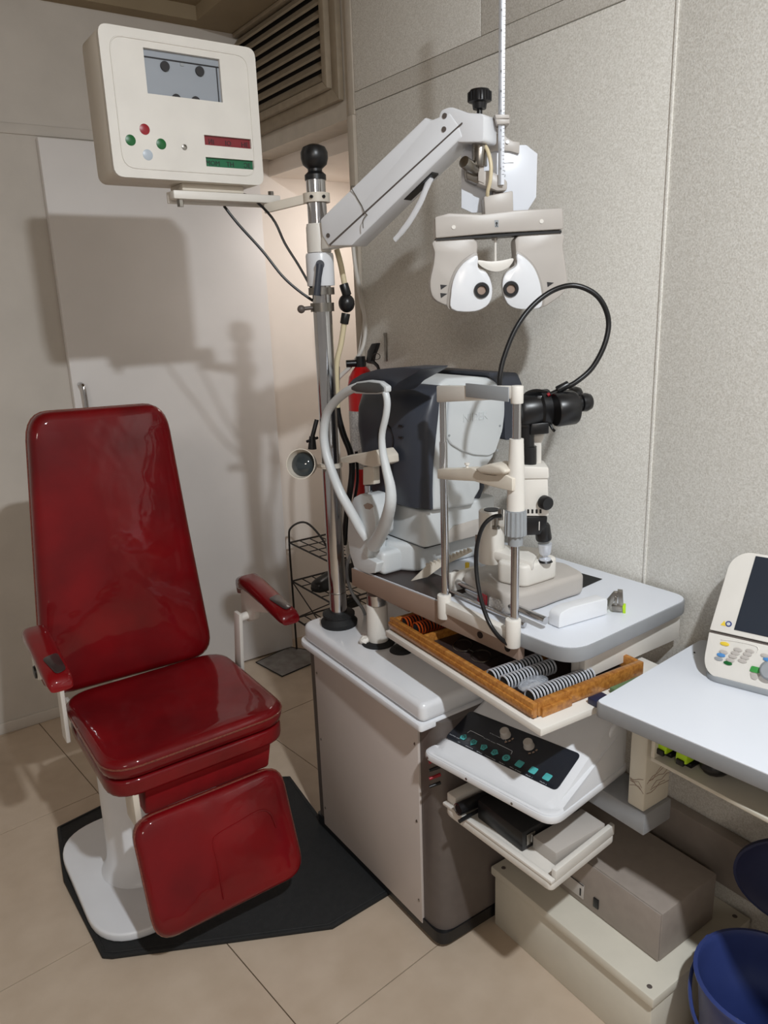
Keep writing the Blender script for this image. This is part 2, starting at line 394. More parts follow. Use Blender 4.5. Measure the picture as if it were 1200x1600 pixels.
obj('small_mark', bx((wx0+wx1)/2-.004,(wx0+wx1)/2+.004,yb+.0068,yb+.0085,wz1-.024,wz1-.018), M_mgrey, sc_)
for fx,zz in ((0.27,wz1-.030),(0.73,wz1-.030)): 
    obj('dark_disc', cyl((wx0+fx*(wx1-wx0),yb+.004,zz),(wx0+fx*(wx1-wx0),yb+.0085,zz),0.0105), M_ink, sc_)
for fx in (0.38,0.64):
    cxx = wx0+fx*(wx1-wx0); pts=[(cxx+.0105*math.cos(a),yb+.004,wz0-.003+.0105*math.sin(a)) for a in [0.3+k*(PI-.6)/10 for k in range(11)]]
    obj('dark_disc', hull8(pts,(0,.0045,0)), M_ink, sc_)
for (px,py),m,l in (((226,202),M_bred,'round red lamp'),((204,219),M_bgrn,'round green lamp'),((252,225),M_bgrn,'round green lamp'),((231,242),M_bwht,'round pale lamp')):
    q = Y(px,py,yb); obj('indicator_lamp', lathe([(0,.002),(.006,.0018),(.0115,.0005),(.012,-.001)],(q.x,yb,q.z),(0,-1,0)), m, pb, label=l)
q = Y(288,230,yb); obj('sensor', lathe([(0,.001),(.003,.001),(.0035,.003),(.006,.0025),(.0065,-.001)],(q.x,yb,q.z),(0,-1,0)), M_steel, pb)
for q4,m,t3,l in ((lr,M_lcdr,('\u0418I','IO','HE'),'red display strip'),(lg,M_lcdg,('MOM','TH','\u0186E'),'green display strip')):
    d = obj('display_strip', bx(q4[0][0]-.001,q4[1][0]+.001,yb+.007,yb+.0115,q4[0][2]-.001,q4[2][2]+.001), m, pb, label=l)
    W_ = q4[1][0]-q4[0][0]
    for f,t in zip((0.16,0.52,0.88),t3): text('lettering', t, (q4[0][0]+f*W_, yb+.0066, q4[0][2]+.004),(1,0,0),(0,0,1),0.0155,M_ink,d,align='CENTER')
obj('mounting_plate', bx(.74,.90,1.88,1.96,1.878,1.8949,.002), M_cream, pb)

# bracket carrying the box
P0 = Vector((1.056,1.79,0))
br = thing('box_bracket','pale metal bracket arm joining cream chart box to top of pole','bracket',(0.90,1.88,1.845))
obj('support_bar', [bx(.715,1.0,1.875,1.91,1.858,1.8775,.003)], M_offw, br)
obj('rail', [bx(.715,1.0,1.915,1.925,1.852,1.8775,.002)], M_offw, br)
obj('bolt', [cyl((.735,1.89,1.842),(.735,1.89,1.858),.008,n=6), cyl((.98,1.89,1.8775),(.98,1.89,1.888),.008,n=6)], M_steel, br)
obj('link_arm', hull8([(.955,1.885,1.834),(1.025,1.80,1.85),(1.025,1.80,1.872),(.955,1.885,1.857)],(0.008,0.008,0),.002), M_cream, br)
obj('clamp_ring', lathe([(.0262,0),(.034,0),(.034,.022),(.0262,.022),(.0262,0)],(P0.x,P0.y,1.852)), M_cream, br)
obj('clamp_screw', [cyl((1.056,1.757,1.863),(1.056,1.752,1.863),.004,n=10), cyl((1.03,1.768,1.863),(1.026,1.765,1.863),.004,n=10)], M_black, br)

# ================================================================ POLE
zp = .70
pl = thing('instrument_pole','tall chrome pole rising from the rear corner of the white topped cabinet','pole',(P0.x,P0.y,zp))
obj('collar', lathe([(0,0),(.052,0),(.054,.012),(.046,.02),(.044,.028),(.047,.03),(.047,.036),(.03,.04),(0,.04)],(P0.x,P0.y,zp)), M_rub, pl)
obj('tube', [cyl((P0.x,P0.y,zp+.03),(P0.x,P0.y,1.91),.0245,n=32)], M_chrome, pl)
obj('seam_ring', lathe([(.0246,0),(.0252,.001),(.0252,.003),(.0246,.004)],(P0.x,P0.y,.80)), M_steel, pl)
obj('end_cap', [lathe([(0,0),(.027,0),(.027,.012),(.018,.02),(.018,.026),(.03,.036),(.034,.05),(.034,.064),(.028,.076),(.014,.082),(0,.083)],(P0.x,P0.y,1.905))], M_black, pl)
cz = near_z = N(505,480,P0).z
obj('clamp_ring', [lathe([(.0246,-.011),(.031,-.011),(.031,.011),(.0246,.011),(.0246,-.011)],(P0.x,P0.y,cz))], M_steel, pl)
obj('clamp_screw', [cyl((1.03,1.79,cz),(1.005,1.80,cz-.002),.005,n=10), ball((1.0,1.803,cz-.003),.0105)], M_post, pl)

# ================================================================ PHOROPTER ARM
HB = Vector((1.20,1.357,0)); ad = (HB-P0); ad.z=0; ad.normalize(); an = Vector((ad.y,-ad.x,0))   # normal toward the camera side
if an.dot(-P0) < 0: an = -an
pf = P0+an*.030
ar = thing('swing_arm','white parallelogram swing arm reaching from pole to the eye-testing head','arm',(P0.x,P0.y,1.55))
def A(px,d0,d1,b=.003,**k): return pp(px,(pf.x,pf.y,1.8),an,d0,d1,b,**k)
zc0, zc1 = N(500,447,P0).z, N(500,396,P0).z
obj('collar', lathe([(.0246,0),(.035,0),(.036,.004),(.036,zc1-zc0-.006),(.034,zc1-zc0),(.0246,zc1-zc0),(.0246,0)],(P0.x,P0.y,zc0)), M_white, ar)
lv = N(497,415,P0)+Vector((0,0,0)); e = (-P0).normalized(); lp = Vector((P0.x,P0.y,lv.z))+Vector((e.x,e.y,0))*.036
hub = lp+Vector((e.x,e.y,0))*.018
obj('lever', [cyl(lp,hub,.011,n=16), tube([hub-Vector((e.x,e.y,0))*.005,hub+Vector((-.004,.004,-.03)),hub+Vector((-.010,.008,-.075))],[.010,.0085,.009],10,flat=(1,.8))], M_navy, ar)
zs0, zs1 = zc1+.002, N(500,350,P0).z
obj('swivel', [lathe([(.0246,0),(.031,0),(.031,zs1-zs0-.01),(.029,zs1-zs0),(.0246,zs1-zs0),(.0246,0)],(P0.x,P0.y,zs0)), A([(500,390),(500,370),(512,345),(530,360),(548,378),(545,384),(522,386)],-.045,-.004,.004)], M_offw, ar)
obj('lower_clamp', lathe([(.0246,0),(.034,0),(.034,.018),(.0246,.018),(.0246,0)],(P0.x,P0.y,zc0-.022)), M_steel, ar)
obj('arm_shell', A([(500,343),(513,330),(664,183),(672,188),(682,184),(702,176),(716,196),(722,214),(549,384),(513,384),(503,368)],-.062,0,.004,r=.004), M_white, ar)
obj('seam_line', A([(514,382),(722,191),(723,193),(516,384)],0.0,.0006,0), M_post, ar)
def hang(pts): return A(pts,-.060,-.002,.006,r=.01)
obj('knuckle', [hang([(683,192),(687,172),(703,166),(722,173),(730,176),(752,177),(755,182),(755,222),(712,222),(704,205)])], M_white, ar)
kc = PLN(738,222,(pf.x,pf.y,1.8),an)-an*.031
for px,py in ((513,368),(695,181),(694,202)):
    q = PLN(px,py,(pf.x,pf.y,1.8),an); obj('bolt', cyl(q-an*.002,q+an*.002,.0055,n=14), M_post, ar)
kt = PLN(740,176,(pf.x,pf.y,1.8),an).z
obj('clamp_knob', [cyl((kc.x,kc.y,kt-.002),(kc.x,kc.y,kt+.014),.006), lathe([(0,.012),(.014,.012),(.016,.024),(.0235,.026),(.0235,.044),(.02,.049),(0,.05)],(kc.x,kc.y,kt))]+[cyl((kc.x+.0235*math.cos(a),kc.y+.0235*math.sin(a),kt+.027),(kc.x+.0235*math.cos(a),kc.y+.0235*math.sin(a),kt+.044),.0022,n=6) for a in [k*PI/10 for k in range(20)]], M_black, ar)
obj('under_slot', A([(617,309),(668,263),(668,270),(625,311)],-.045,-.018,0), M_black, ar)
lvp = [PLN(px,py,(pf.x,pf.y,1.8),an)-an*.03 for px,py in ((662,275),(655,290),(645,315),(628,345),(612,366),(605,374))]
obj('release_lever', tube(smooth(lvp,4,False),[.008]*5+[.0075]*11+[.0065]*5,10,flat=(1,.6)), M_white, ar)
zt_ = PLN(510,372,(pf.x,pf.y,1.8),an)
# string tied around the arm
st = [PLN(px,py,(pf.x,pf.y,1.8),an) for px,py in ((550,291),(556,305),(566,322),(574,336))]
obj('tie_string', [stube([st[0]-an*.064,st[0]+an*.001,st[1]+an*.0015,st[2]+an*.0015,st[3]+an*.001,st[3]-an*.064],.0012,3,6), stube([st[3]+an*.002,st[3]+Vector((-.01,0,-.012))+an*.004,st[3]+Vector((-.012,0,-.03))+an*.002],.0012,3,6)], M_steel, ar)

# steel joint under the knuckle
kz = PLN(738,222,(pf.x,pf.y,1.8),an).z
PH = Vector((1.241,1.329,1.694))                 # eye-testing head centre
fx_ = w(Vector((1,0,0))); fx_.z = 0; fx_.normalize()         # its local right
fn = Vector((-fx_.y,fx_.x,0));  fn = fn if fn.dot(-PH)>0 else -fn   # its local front, toward the room
roll = R(-1.7)
ph = thing('phoropter','grey and white phoropter head with two round eyepieces hanging from swing arm','phoropter',PH)
def Q(px,d0,d1,b=.003,**k): return pp(px,PH,fn,d0,d1,b,**k)
def QP(px,py,d=0): return PLN(px,py,PH,fn)+fn*d
obj('swivel_post', cyl((kc.x,kc.y,kz-.045),(kc.x,kc.y,kz+.002),.0165,n=24,b=.002), M_steel, ph)
obj('cross_block', [Q([(726,252),(752,250),(754,284),(745,288),(728,280)],-.03,0.006,.003)], M_steel, ph)
c0, c1 = QP(722,257,.035), QP(745,268,0)
obj('lock_cylinder', cyl(c0,c1,.0125,n=24,b=.001), M_steel, ph)
obj('side_plate', Q([(747,225),(755,225),(755,288),(746,284)],.006,.014,.001), M_warmg, ph)
obj('angled_block', Q([(752,268),(766,267),(792,284),(791,299),(776,300),(745,288)],-.03,.012,.005), M_warmg, ph)
obj('tilt_pin', Q([(770,298),(786,298),(786,306),(770,306)],-.02,.0,.003), M_post, ph)
obj('neck_block', [Q([(754,309),(799,300),(800,338),(756,340)],-.035,.022,.003), Q([(789,302),(801,300),(800,337),(788,338)],-.05,-.034,.002)], M_warmg, ph)
obj('vertex_mark', [Q([(770,346),(776,346),(776,357),(770,357)],.0292,.0296,0)], M_mgrey, ph)
obj('person_icon', [Q([(771.8,349),(774.2,349),(774.8,352),(773.6,353),(775,356.5),(774,356.5),(773,354),(772,356.5),(771,356.5),(772.4,353),(771.2,352)],.0296,.030,0)], M_ink, ph)
obj('rotor_bar', Q([(678,341),(700,335),(750,337),(800,331),(875,327),(876,360),(770,366),(679,374)],-.04,.029,.004), M_warmg, ph)
obj('shadow_gap', Q([(681,374),(874,361),(874,365),(681,377)],-.035,.022,0), M_black, ph)
for px,py in ((707,357),(842,348)):
    q = QP(px,py,.029); obj('bar_screw', cyl(q,q+fn*.0015,.0045,n=12), M_offw, ph)
L_ = [(678,376),(739,373),(744,398),(745,420),(735,440),(737,478),(718,483),(688,474),(674,462),(671,440),(676,415),(678,395)]
R_ = [(808,368),(875,364),(877,385),(882,420),(884,440),(880,456),(860,472),(842,480),(810,470),(800,430),(804,398)]
obj('shell', Q(L_,-.045,.018,.008,sm=3), M_warmg, ph)
obj('shell', Q(R_,-.045,.018,.008,sm=3), M_warmg, ph)
lf = [(744,400),(745,420),(757,426),(764,438),(767,455),(763,472),(752,482),(733,487),(704,483),(703,460),(706,440),(714,422),(727,408)]
rf = [(804,398),(816,403),(829,416),(837,432),(842,452),(843,478),(826,483),(804,482),(790,474),(783,456),(783,437),(790,425),(804,415)]
for poly,ec in ((lf,(750,454)),(rf,(795,452))):
    ctp = (sum(p[0] for p in poly)/len(poly), sum(p[1] for p in poly)/len(poly))
    obj('recess_shade_band', Q([(ctp[0]+(p[0]-ctp[0])*(1.0 if abs(p[0]-774)<40 else 1.13), ctp[1]+(p[1]-ctp[1])*(1.10 if p[1]<440 else 1.0)) for p in poly],.010,.0195,.001,sm=3), M_shade, ph)  # raised band in darkened shell grey, painting the shade of a recess
    fp = obj('face_plate', Q(poly,.010,.028,.003,sm=3), M_white, ph)
    q = QP(ec[0],ec[1],.028)
    obj('eyepiece_ring', lathe([(.0095,0),(.017,0),(.0175,.003),(.016,.006),(.010,.006),(.0095,0)],q,fn), M_black, fp)
    obj('aperture', lathe([(0,.0008),(.0092,.0008),(.0095,0)],q,fn), M_taupe, fp)
for px,py in ((690,450),(690,463),(855,446)):
    obj('side_notch', Q([(px-3,py-5),(px+8,py-4),(px-2,py+3)],.017,.0185,0), M_ink, ph)
obj('pupil_rod', cyl(QP(774,372,.0),QP(774,410,.0),.0030,n=12), M_offw, ph)
obj('rod_boss', cyl(QP(774,362,-.012),QP(774,375,-.012),.011,.006,n=16), M_warmg, ph)
obj('forehead_rest', Q([(746,407),(765,409),(785,407),(799,404),(800,409),(792,419),(778,425),(765,424),(752,418),(745,411)],-.004,.018,.004,sm=3), M_offw, ph)

# near reading rod and card
rd = thing('reading_rod','silver graduated near-reading rod standing up above the eye-testing head','rod',QP(782,300,0))
rb_, rt_ = QP(781,291,.016), None
rtx = Vector((rb_.x,rb_.y,2.40))
obj('ruler_bar', bx(rb_.x-.0055,rb_.x+.0055,rb_.y-.004,rb_.y+.004,rb_.z,2.42,.001), M_rim, rd)
M_rule = M_label
obj('scale_strip', hull8([rb_+fx_*-.0005+fn*.0062,rb_+fx_*.006+fn*.0062,Vector((rb_.x,rb_.y,2.42))+fx_*.006+fn*.0062,Vector((rb_.x,rb_.y,2.42))-fx_*.0005+fn*.0062],fn*.0006), M_lam, rd)
tk = []
for k in range(90):
    z = rb_.z+.02+k*.0075; L__ = .0035 if k%5 else .0055
    p = Vector((rb_.x,rb_.y,z))+fn*.0069
    tk.append(hull8([p+fx_*(.006-L__),p+fx_*.006,p+fx_*.006+Vector((0,0,.0008)),p+fx_*(.006-L__)+Vector((0,0,.0008))],fn*.0002))
tkm = obj('tick_marks', tk, M_ink, rd); tkm['kind']='stuff'
for k in range(0,16):
    p = Vector((rb_.x,rb_.y,rb_.z+.03+k*.0375))+fn*.0069
    text('numeral', str(20+k*2), p+fx_*-.0002, (0,0,1), -fx_, .0045, M_ink, rd, .0001)
cd = thing('reading_card','white clipped-corner near-vision chart card hanging behind the reading rod','card',QP(783,327,-.03))
obj('card', Q([(723,238),(733,222),(826,222),(844,236),(842,305),(828,327),(797,328),(740,330),(723,322)],-.034,-.030,.0008), M_lam, cd)
obj('card_holder', [Q([(741,219),(758,217),(768,212),(774,205),(789,205),(795,212),(803,217),(815,219),(814,237),(800,233),(788,232),(776,233),(762,236),(741,241)],-.030,-.022,.001)], M_warmg, cd)
q = QP(782,193,.012)
obj('slider', [Q([(770,184),(792,184),(793,190),(772,191)],-.004,.03,.001), Q([(771,191),(793,191),(793,198),(774,199)],-.004,.03,.001), Q([(774,199),(791,199),(788,207),(778,207)],-.01,.004,.001)], M_warmg, cd)
for px,py in ((771,219),(795,219)): 
    a = QP(px,py,-.020); obj('rivet', cyl(a,a+fn*.002,.0035,n=12), M_rim, cd)
obj('printed_line', [Q([(788,251),(806,250),(806,251),(788,252)],-.030,-.0297,0)], M_ink, cd)
for k,(t,s) in enumerate((('E H',.004),('L N',.005),('T Z',.006))): text('lettering', t, QP(787,257+k*8,-.0298), fx_,(0,0,1), s, M_ink, cd,.0001)

# yellowed hose from knuckle to head
tag = obj('control_hose', stube([QP(754,225,.012),QP(760,240,.025),QP(764,262,.032),QP(763,285,.032),QP(760,300,.026),QP(760,308,.018)],.0042,5,10), M_amberp, label='short yellowed hose hanging from swing arm knuckle to the eye-testing head', cat='hose')

# ================================================================ CABLES AND LAMP ON POLE
def PN(px,py,dx=0.0,dy=0.0): return N(px,py,P0)+Vector((dx,dy,0))
cb1=[Vector((.90,1.95,1.868)),PN(405,305),PN(425,340),PN(445,380),PN(465,412),PN(481,440)]
obj('projector_cable', stube([PN(375,303,0,.06),PN(395,303,0,.03)]+cb1[2:]+[PN(487,452)],.0035,5,8), M_black, label='black cable curving from chart box down to the pole, upper one', cat='cable')
obj('projector_cable', stube([PN(350,322),PN(372,350),PN(410,392),PN(440,430),PN(465,453),PN(489,470)],.0035,5,8), M_black, label='black cable sagging from chart box to pole clamp, lower one', cat='cable')
sw = thing('inline_dimmer','black round inline switch on yellowed cord hanging behind the pole','switch',PN(537,520,.03,.03))
obj('upper_cord', stube([PN(520,388,.03,.03),PN(526,410,.03,.03),PN(533,445,.03,.03)],.0075,4,10), M_amberp, sw)
obj('switch_body', [cyl(PN(531,443,.03,.03),PN(537,462,.03,.03),.0125,n=16,b=.002), ball(PN(536,474,.03,.03),.022,(1,1,1.1)), cyl(PN(535,490,.03,.03),PN(532,507,.03,.03),.012,.0115,n=16,b=.002)], M_black, sw)
obj('lower_cord', stube([PN(532,507,.03,.03),PN(527,540,.03,.03),PN(520,575,.03,.03),PN(522,640,.03,.03)],.0075,4,10), M_amberp, sw)
obj('white_wall_cable', stube([X(552,385,1.49),X(556,420,1.49),X(566,470,1.48),X(571,510,1.48),X(566,545,1.46),X(548,572,1.42),X(530,590,1.36),X(524,606,1.32),X(526,660,1.3),X(532,760,1.30),X(540,840,1.3),X(546,880,1.3)],.007,5,10), M_offw, label='thick white cable looping off the wall corner and down behind the refractor', cat='cable')
obj('thin_wall_cable', stube([X(552,385,1.50),X(555,430,1.50),X(563,475,1.50),X(568,500,1.495),X(560,552,1.47)],.0028,5,8), M_offw, label='thin white cable alongside the thick white cable at wall corner', cat='cable')
obj('black_pole_cable', stube([PN(523,575,.03,.04),PN(524,640,.03,.04),PN(533,680,.03,.04),PN(545,712,.03,.04),PN(548,745,.03,.04),PN(541,800,.03,.04),PN(538,860,.03,.05)],.009,5,10), M_black, label='thick black cable bundle running down just right of the chrome pole', cat='cable')
obj('thin_black_cable', stube([PN(553,712,.04,.05),PN(555,760,.04,.05),PN(546,810,.04,.05),PN(542,850,.04,.05)],.0045,5,8), M_black, label='thin black cable beside the thick bundle behind refractor headrest', cat='cable')
for k,s in enumerate(((525,890),(528,905))): pass
lm = thing('spot_lamp','small round cream spot lamp clamped low on the chrome pole','lamp',PN(478,742))
lc = PN(477,720,-.03,-.03); la = Vector((-.55,-.80,-.22)).normalized()
la = (Vector((0,0,H))-lc).normalized()+Vector((-.28,.18,.06)); la.normalize()
obj('lamp_shade', lathe([(.018,-.055),(.030,-.05),(.036,-.03),(.0405,.0),(.0415,.003),(.039,.003),(.034,-.02),(.024,-.04),(0,-.045)],lc,la), M_cream, lm)
obj('bulb', lathe([(0,.0),(.02,-.004),(.032,-.014),(.031,-.02),(0,-.04)],lc-la*.004,la), M_lens, lm)
obj('socket', cyl(lc-la*.05,lc-la*.075,.017,n=18,b=.003), M_cream, lm)
zl = N(505,727,P0).z
obj('clamp_ring', [lathe([(.0246,-.006),(.03,-.006),(.03,.006),(.0246,.006),(.0246,-.006)],(P0.x,P0.y,zl))], M_cream, lm)
obj('clamp_arm', [tube([lc-la*.06,Vector((P0.x-.02,P0.y-.02,zl))],.005,8), cyl(PN(525,726),PN(535,726),.006,n=10)], M_cream, lm)
obj('hinge', [cyl(PN(490,700,-.01,-.01),PN(490,680,-.01,-.01),.012,.008,n=12), cyl(PN(490,682,-.01,-.01),PN(496,655,-.005,-.005),.006,n=12), cyl(PN(484,687,-.02,-.02),PN(496,684,0,0),.004,n=8)], M_black, lm)

# ================================================================ WIRE RACK, SHOES, SHEET
rA = Y(452,848,3.05); rz = rA.z; rB = Z(505,880,rz); rB.x = rA.x
xr0, xr1, yf, ybk = rA.x, rA.x+.42, rB.y, rA.y
rk = thing('wire_rack','black wire shelf rack with arched side rail in the corner behind pole','rack',((xr0+xr1)/2,(yf+ybk)/2,0))
def seg(a,b,r=.0035): return cyl(a,b,r,n=6)
def tier(z):
    l = [seg((xr0,yf,z),(xr1,yf,z),.0045),seg((xr0,ybk,z),(xr1,ybk,z),.0045),seg((xr0,yf,z),(xr0,ybk,z),.0045),seg((xr1,yf,z),(xr1,ybk,z),.0045)]
    for k in range(1,8): l.append(seg((xr0+k*(xr1-xr0)/8,yf,z),(xr0+k*(xr1-xr0)/8,ybk,z),.0028))
    for k in range(1,4): l.append(seg((xr0,yf+k*(ybk-yf)/4,z),(xr1,yf+k*(ybk-yf)/4,z),.0028))
    return l
for z in (rz, rz-.19, rz-.38): obj('wire_shelf', tier(z), M_wire, rk)
for x in (xr0,xr1):
    ym = (yf+ybk)/2
    obj('side_hoop', stube([(x,yf,0.0),(x,yf,rz*.5),(x,yf,rz),(x,yf+.03,rz+.08),(x,ym,rz+.135),(x,ybk-.03,rz+.08),(x,ybk,rz),(x,ybk,rz*.5),(x,ybk,0.0)],.0048,6,8), M_wire, rk)
    obj('side_brace', [seg((x,yf,rz-.19),(x,ybk,rz-.38),.0028),seg((x,ybk,rz-.19),(x,yf,rz-.38),.0028)], M_wire, rk)
def shoe(name,label,c,az,L=.26,wd_=.09,hh=.085):
    d = Vector((math.cos(az),math.sin(az),0)); s = Vector((-d.y,d.x,0)); c = Vector(c)
    t = thing(name,label,'shoe',c,'black shoes kept on the wire rack')
    f = [(-.5,.30),(-.44,.42),(-.2,.40),(0,.38),(.2,.46),(.36,.46),(.46,.36),(.5,.12)]
    out = [c+d*(u*L)+s*(v*wd_) for u,v in f]+[c+d*(u*L)-s*(v*wd_) for u,v in f[::-1]]
    obj('sole', hull8(out,(0,0,.016),.003), M_rub, t)
    bm = bmesh.new(); rings=[]
    for u,hw,h0 in ((-.49,.26,.9),(-.44,.38,1.0),(-.3,.40,1.0),(-.1,.39,.92),(.08,.40,.68),(.25,.44,.55),(.38,.42,.46),(.46,.33,.36),(.495,.15,.26)):
        rings.append([bm.verts.new(c+d*(u*L)+s*(hw*wd_*math.cos(a))+Vector((0,0,.016+hh*h0*math.sin(a)**.8 if a not in(0,PI) else .016))) for a in [k*PI/10 for k in range(11)]])
    for a,b_ in zip(rings,rings[1:]):
        for k in range(10): bm.faces.new((a[k],a[k+1],b_[k+1],b_[k]))
    bm.faces.new(rings[0]); bm.faces.new(rings[-1][::-1]); bmesh.ops.recalc_face_normals(bm,faces=bm.faces)
    obj('upper', bm, M_black, t)
    obj('opening', tube(smooth([c+d*(u*L)+s*(v*wd_)+Vector((0,0,z)) for u,v,z in ((-.42,0,.098),(-.3,.24,.1),(-.12,.2,.092),(-.02,0,.082),(-.12,-.2,.092),(-.3,-.24,.1))],4),.005,6,True), M_rub, t)
s1 = Y(500,905,2.88)
shoe('shoe','black leather shoe on the middle tier of the wire rack',(xr0+.13,(yf+ybk)/2,rz-.19+.0045),R(190))
shoe('shoe','black leather shoe on the lowest tier of the wire rack',(xr0+.15,(yf+ybk)/2-.02,rz-.38+.0045),R(205))
sh = [Z(400,1036,0),Z(452,1012,0),Z(500,1020,0),Z(492,1036,0),Z(441,1058,0)]
shs = thing('floor_sheet','stained grey metal sheet lying on floor at foot of the door','sheet',tuple(sum(sh,Vector())/5))
obj('sheet', hull8([p+Vector((0,0,.0002)) for p in sh],(0,0,.004)), M_sheet, shs)
obj('dark_rim', tube([p+Vector((0,0,.004)) for p in sh],.0028,6,True), M_rub, shs)

# ================================================================ FIRE EXTINGUISHER + HOOK
ex = thing('fire_extinguisher','red fire extinguisher with black handle on wall behind refractor','extinguisher',(1.44,2.27,.90))
ec = Vector((1.440,2.205,0)); zt2 = X(575,580,1.435).z
obj('cylinder', lathe([(0,.0),(.043,.0),(.048,.008),(.048,zt2-.92-.05),(.043,zt2-.92-.02),(.03,zt2-.92),(.02,zt2-.92+.012),(0,zt2-.92+.012)],(ec.x,ec.y,.92)), M_ext, ex)
obj('paper_label', tube([(ec.x,ec.y,1.05),(ec.x,ec.y,1.25)],.0485,28), M_label, ex, label='white printed label')
zv = zt2+.012
obj('valve', [cyl((ec.x,ec.y,zv-.01),(ec.x,ec.y,zv+.035),.016,n=16), cyl((ec.x-.04,ec.y+.03,zv+.012),(ec.x+.02,ec.y,zv+.012),.012,n=12)], M_black, ex)
obj('lever_handle', [hull8([X(px,py,1.435) for px,py in ((571,566),(574,548),(580,537),(588,536),(586,544),(581,556),(579,568))],(.018,0,0),.003), tube([X(px,py,1.44) for px,py in ((574,564),(584,566),(590,572),(592,578))],.007,8,flat=(1,.6))], M_black, ex)
obj('pull_ring', tube([X(588+6*math.cos(a),557+5*math.sin(a),1.43) for a in [k*PI/8 for k in range(16)]],.0012,6,True), M_wire, ex)
obj('mount_strap', bx(ec.x+.045,XB-.0015,ec.y-.02,ec.y+.02,1.10,1.14,.002), M_steel, ex)
hk = X(603,520,XB)
obj('wall_strip', [bx(XB-.005,XB-.0012,hk.y-.008,hk.y+.008,X(603,564,XB).z,hk.z,.001), cyl((XB-.006,hk.y,hk.z-.012),(XB-.004,hk.y,hk.z-.012),.004,n=10)], M_steel, label='narrow grey metal bracket strip screwed to the wall above refractor', cat='bracket')

# ================================================================ CABINET
cb = thing('instrument_cabinet','upright cabinet with white moulded top, beige side panel and dark posts','cabinet',(1.2,1.55,0))
cx0,cx1,cy0,cy1 = .985,1.40,1.245,1.865
obj('plinth', prism(rnd([(cx0-.003,cy0-.004),(cx1,cy0-.004),(cx1,cy1),(cx0-.003,cy1)],[.035,0,0,.01]),0.0155,.05), M_black, cb)
obj('body', prism(rnd([(cx0+.002,cy0),(cx1,cy0),(cx1,cy1),(cx0+.002,cy1)],[.05,.01,.01,.02],8),.05,.645), M_post, cb)
pyl, pyr = 1.818, 1.318
obj('side_panel', bx(cx0-.005,cx0+.004,pyr,pyl,.035,.64,.0015), M_panel, cb)
for y in (pyr+.012,pyl-.012):
    for z in (.10,.34,.56): obj('screw', lathe([(0,.002),(.003,.0015),(.0042,0)],(cx0-.005,y,z),(-1,0,0),10), M_steel, cb)
tp = rnd([(.948,1.264),(1.42,1.264),(1.42,1.888),(.962,1.888)],[.01,.01,.03,.05],8)
obj('top_flange', prism(tp,.632,.650,.004), M_white, cb)
tp2 = rnd([(.956,1.266),(1.414,1.266),(1.414,1.878),(.972,1.878)],[.02,.02,.03,.05],8)
obj('moulded_top', prism(tp2,.6505,.70,.022,5), M_white, cb)
obj('hole_cap', lathe([(0,.012),(.02,.012),(.028,.006),(.032,0),(0,0)],tuple(Z(627,1016,.7))), M_rub, cb)

# table lift column
tcx, tcy = 1.072, 1.612
lc_ = thing('lift_column','short cream cylinder column holding up the instrument table','column',(tcx,tcy,.70))
obj('base_ring', lathe([(0,0),(.046,0),(.046,.006),(.036,.010),(0,.010)],(tcx,tcy,.70)), M_rub, lc_)
obj('sleeve', cyl((tcx,tcy,.71),(tcx,tcy,.815),.029,n=32,b=.001), M_offw, lc_)
obj('chrome_ring', cyl((tcx,tcy,.815),(tcx,tcy,.8445),.026,n=32), M_chrome, lc_)

# ================================================================ INSTRUMENT TABLE
zt = .92
tA, tB, tD = Z(554,887,zt), Z(862,1006,zt), Z(1082,931,zt)
ty = (tB-tA).normalized()          # along the front edge, toward the room
FL = Vector((1.024,1.655,zt)); FR = Vector((1.083,.935,zt)); BR = Vector((1.512,.958,zt)); BL = Vector((1.478,1.70,zt))
tb = thing('instrument_table','white instrument table with rounded grey edge carrying refractor and slit lamp','table',(1.28,1.3,.84))
top = rnd([FR,BR,BL,FL],[.065,.045,.01,.01],8)
def inset(poly,d):
    c = sum(poly,Vector())/len(poly); return [p+(c-p).normalized()*d for p in poly]
sp = ty; 
slab0 = FL+(FR-FL)*.50; slab1 = BL+(BR-BL)*.42
obj('edge_band', hull8([p-Vector((0,0,.034)) for p in top],(0,0,.0325),.003), M_edge, tb)
tin = inset(top,.003)
obj('laminate_top', hull8([p-Vector((0,0,.002)) for p in tin],(0,0,.002)), M_lam, tb)
obj('dark_inlay', hull8([FL+Vector((.004,-.003,0)), FL+(FR-FL)*.47+Vector((.004,0,0)), FL+(FR-FL)*.47+Vector((.12,0,0)), FL+Vector((.12,-.003,0))],(0,0,.0012)), M_dkbrn, tb)
fr = lambda t,d=0: FL+(FR-FL)*t+Vector((d,0,0))
obj('front_apron', hull8([fr(0,-.001)+Vector((0,0,-.003)),fr(.81,-.001)+Vector((0,0,-.003)),fr(.81,-.001)+Vector((0,0,-.066)),fr(0,-.001)+Vector((0,0,-.052))],(.018,0,0),.001), M_taupe, tb)
acx = Y(914,1030,.975).x; acy = X(893,1020,acx).y
obj('right_apron', bx(acx,1.50,.975,.992,.815,.886,.002), M_offw, tb)
obj('apron_end', bx(acx,acx+.015,.9925,acy,.815,.886,.001), M_offw, tb)
obj('cross_rail', bx(1.06,1.46,1.45,1.64,.845,.886,.002), M_taupe, tb)
for px,py in ((750,992),(793,1013)):
    q = X(px,py,1.0); tq = (FL.y-X(px,py,1.068).y)/(FL.y-FR.y); xq = fr(tq,-.001).x; q = X(px,py,xq); obj('hole_plug', cyl((q.x-.0015,q.y,q.z),(q.x+.01,q.y,q.z),.008,n=18), M_black, tb)

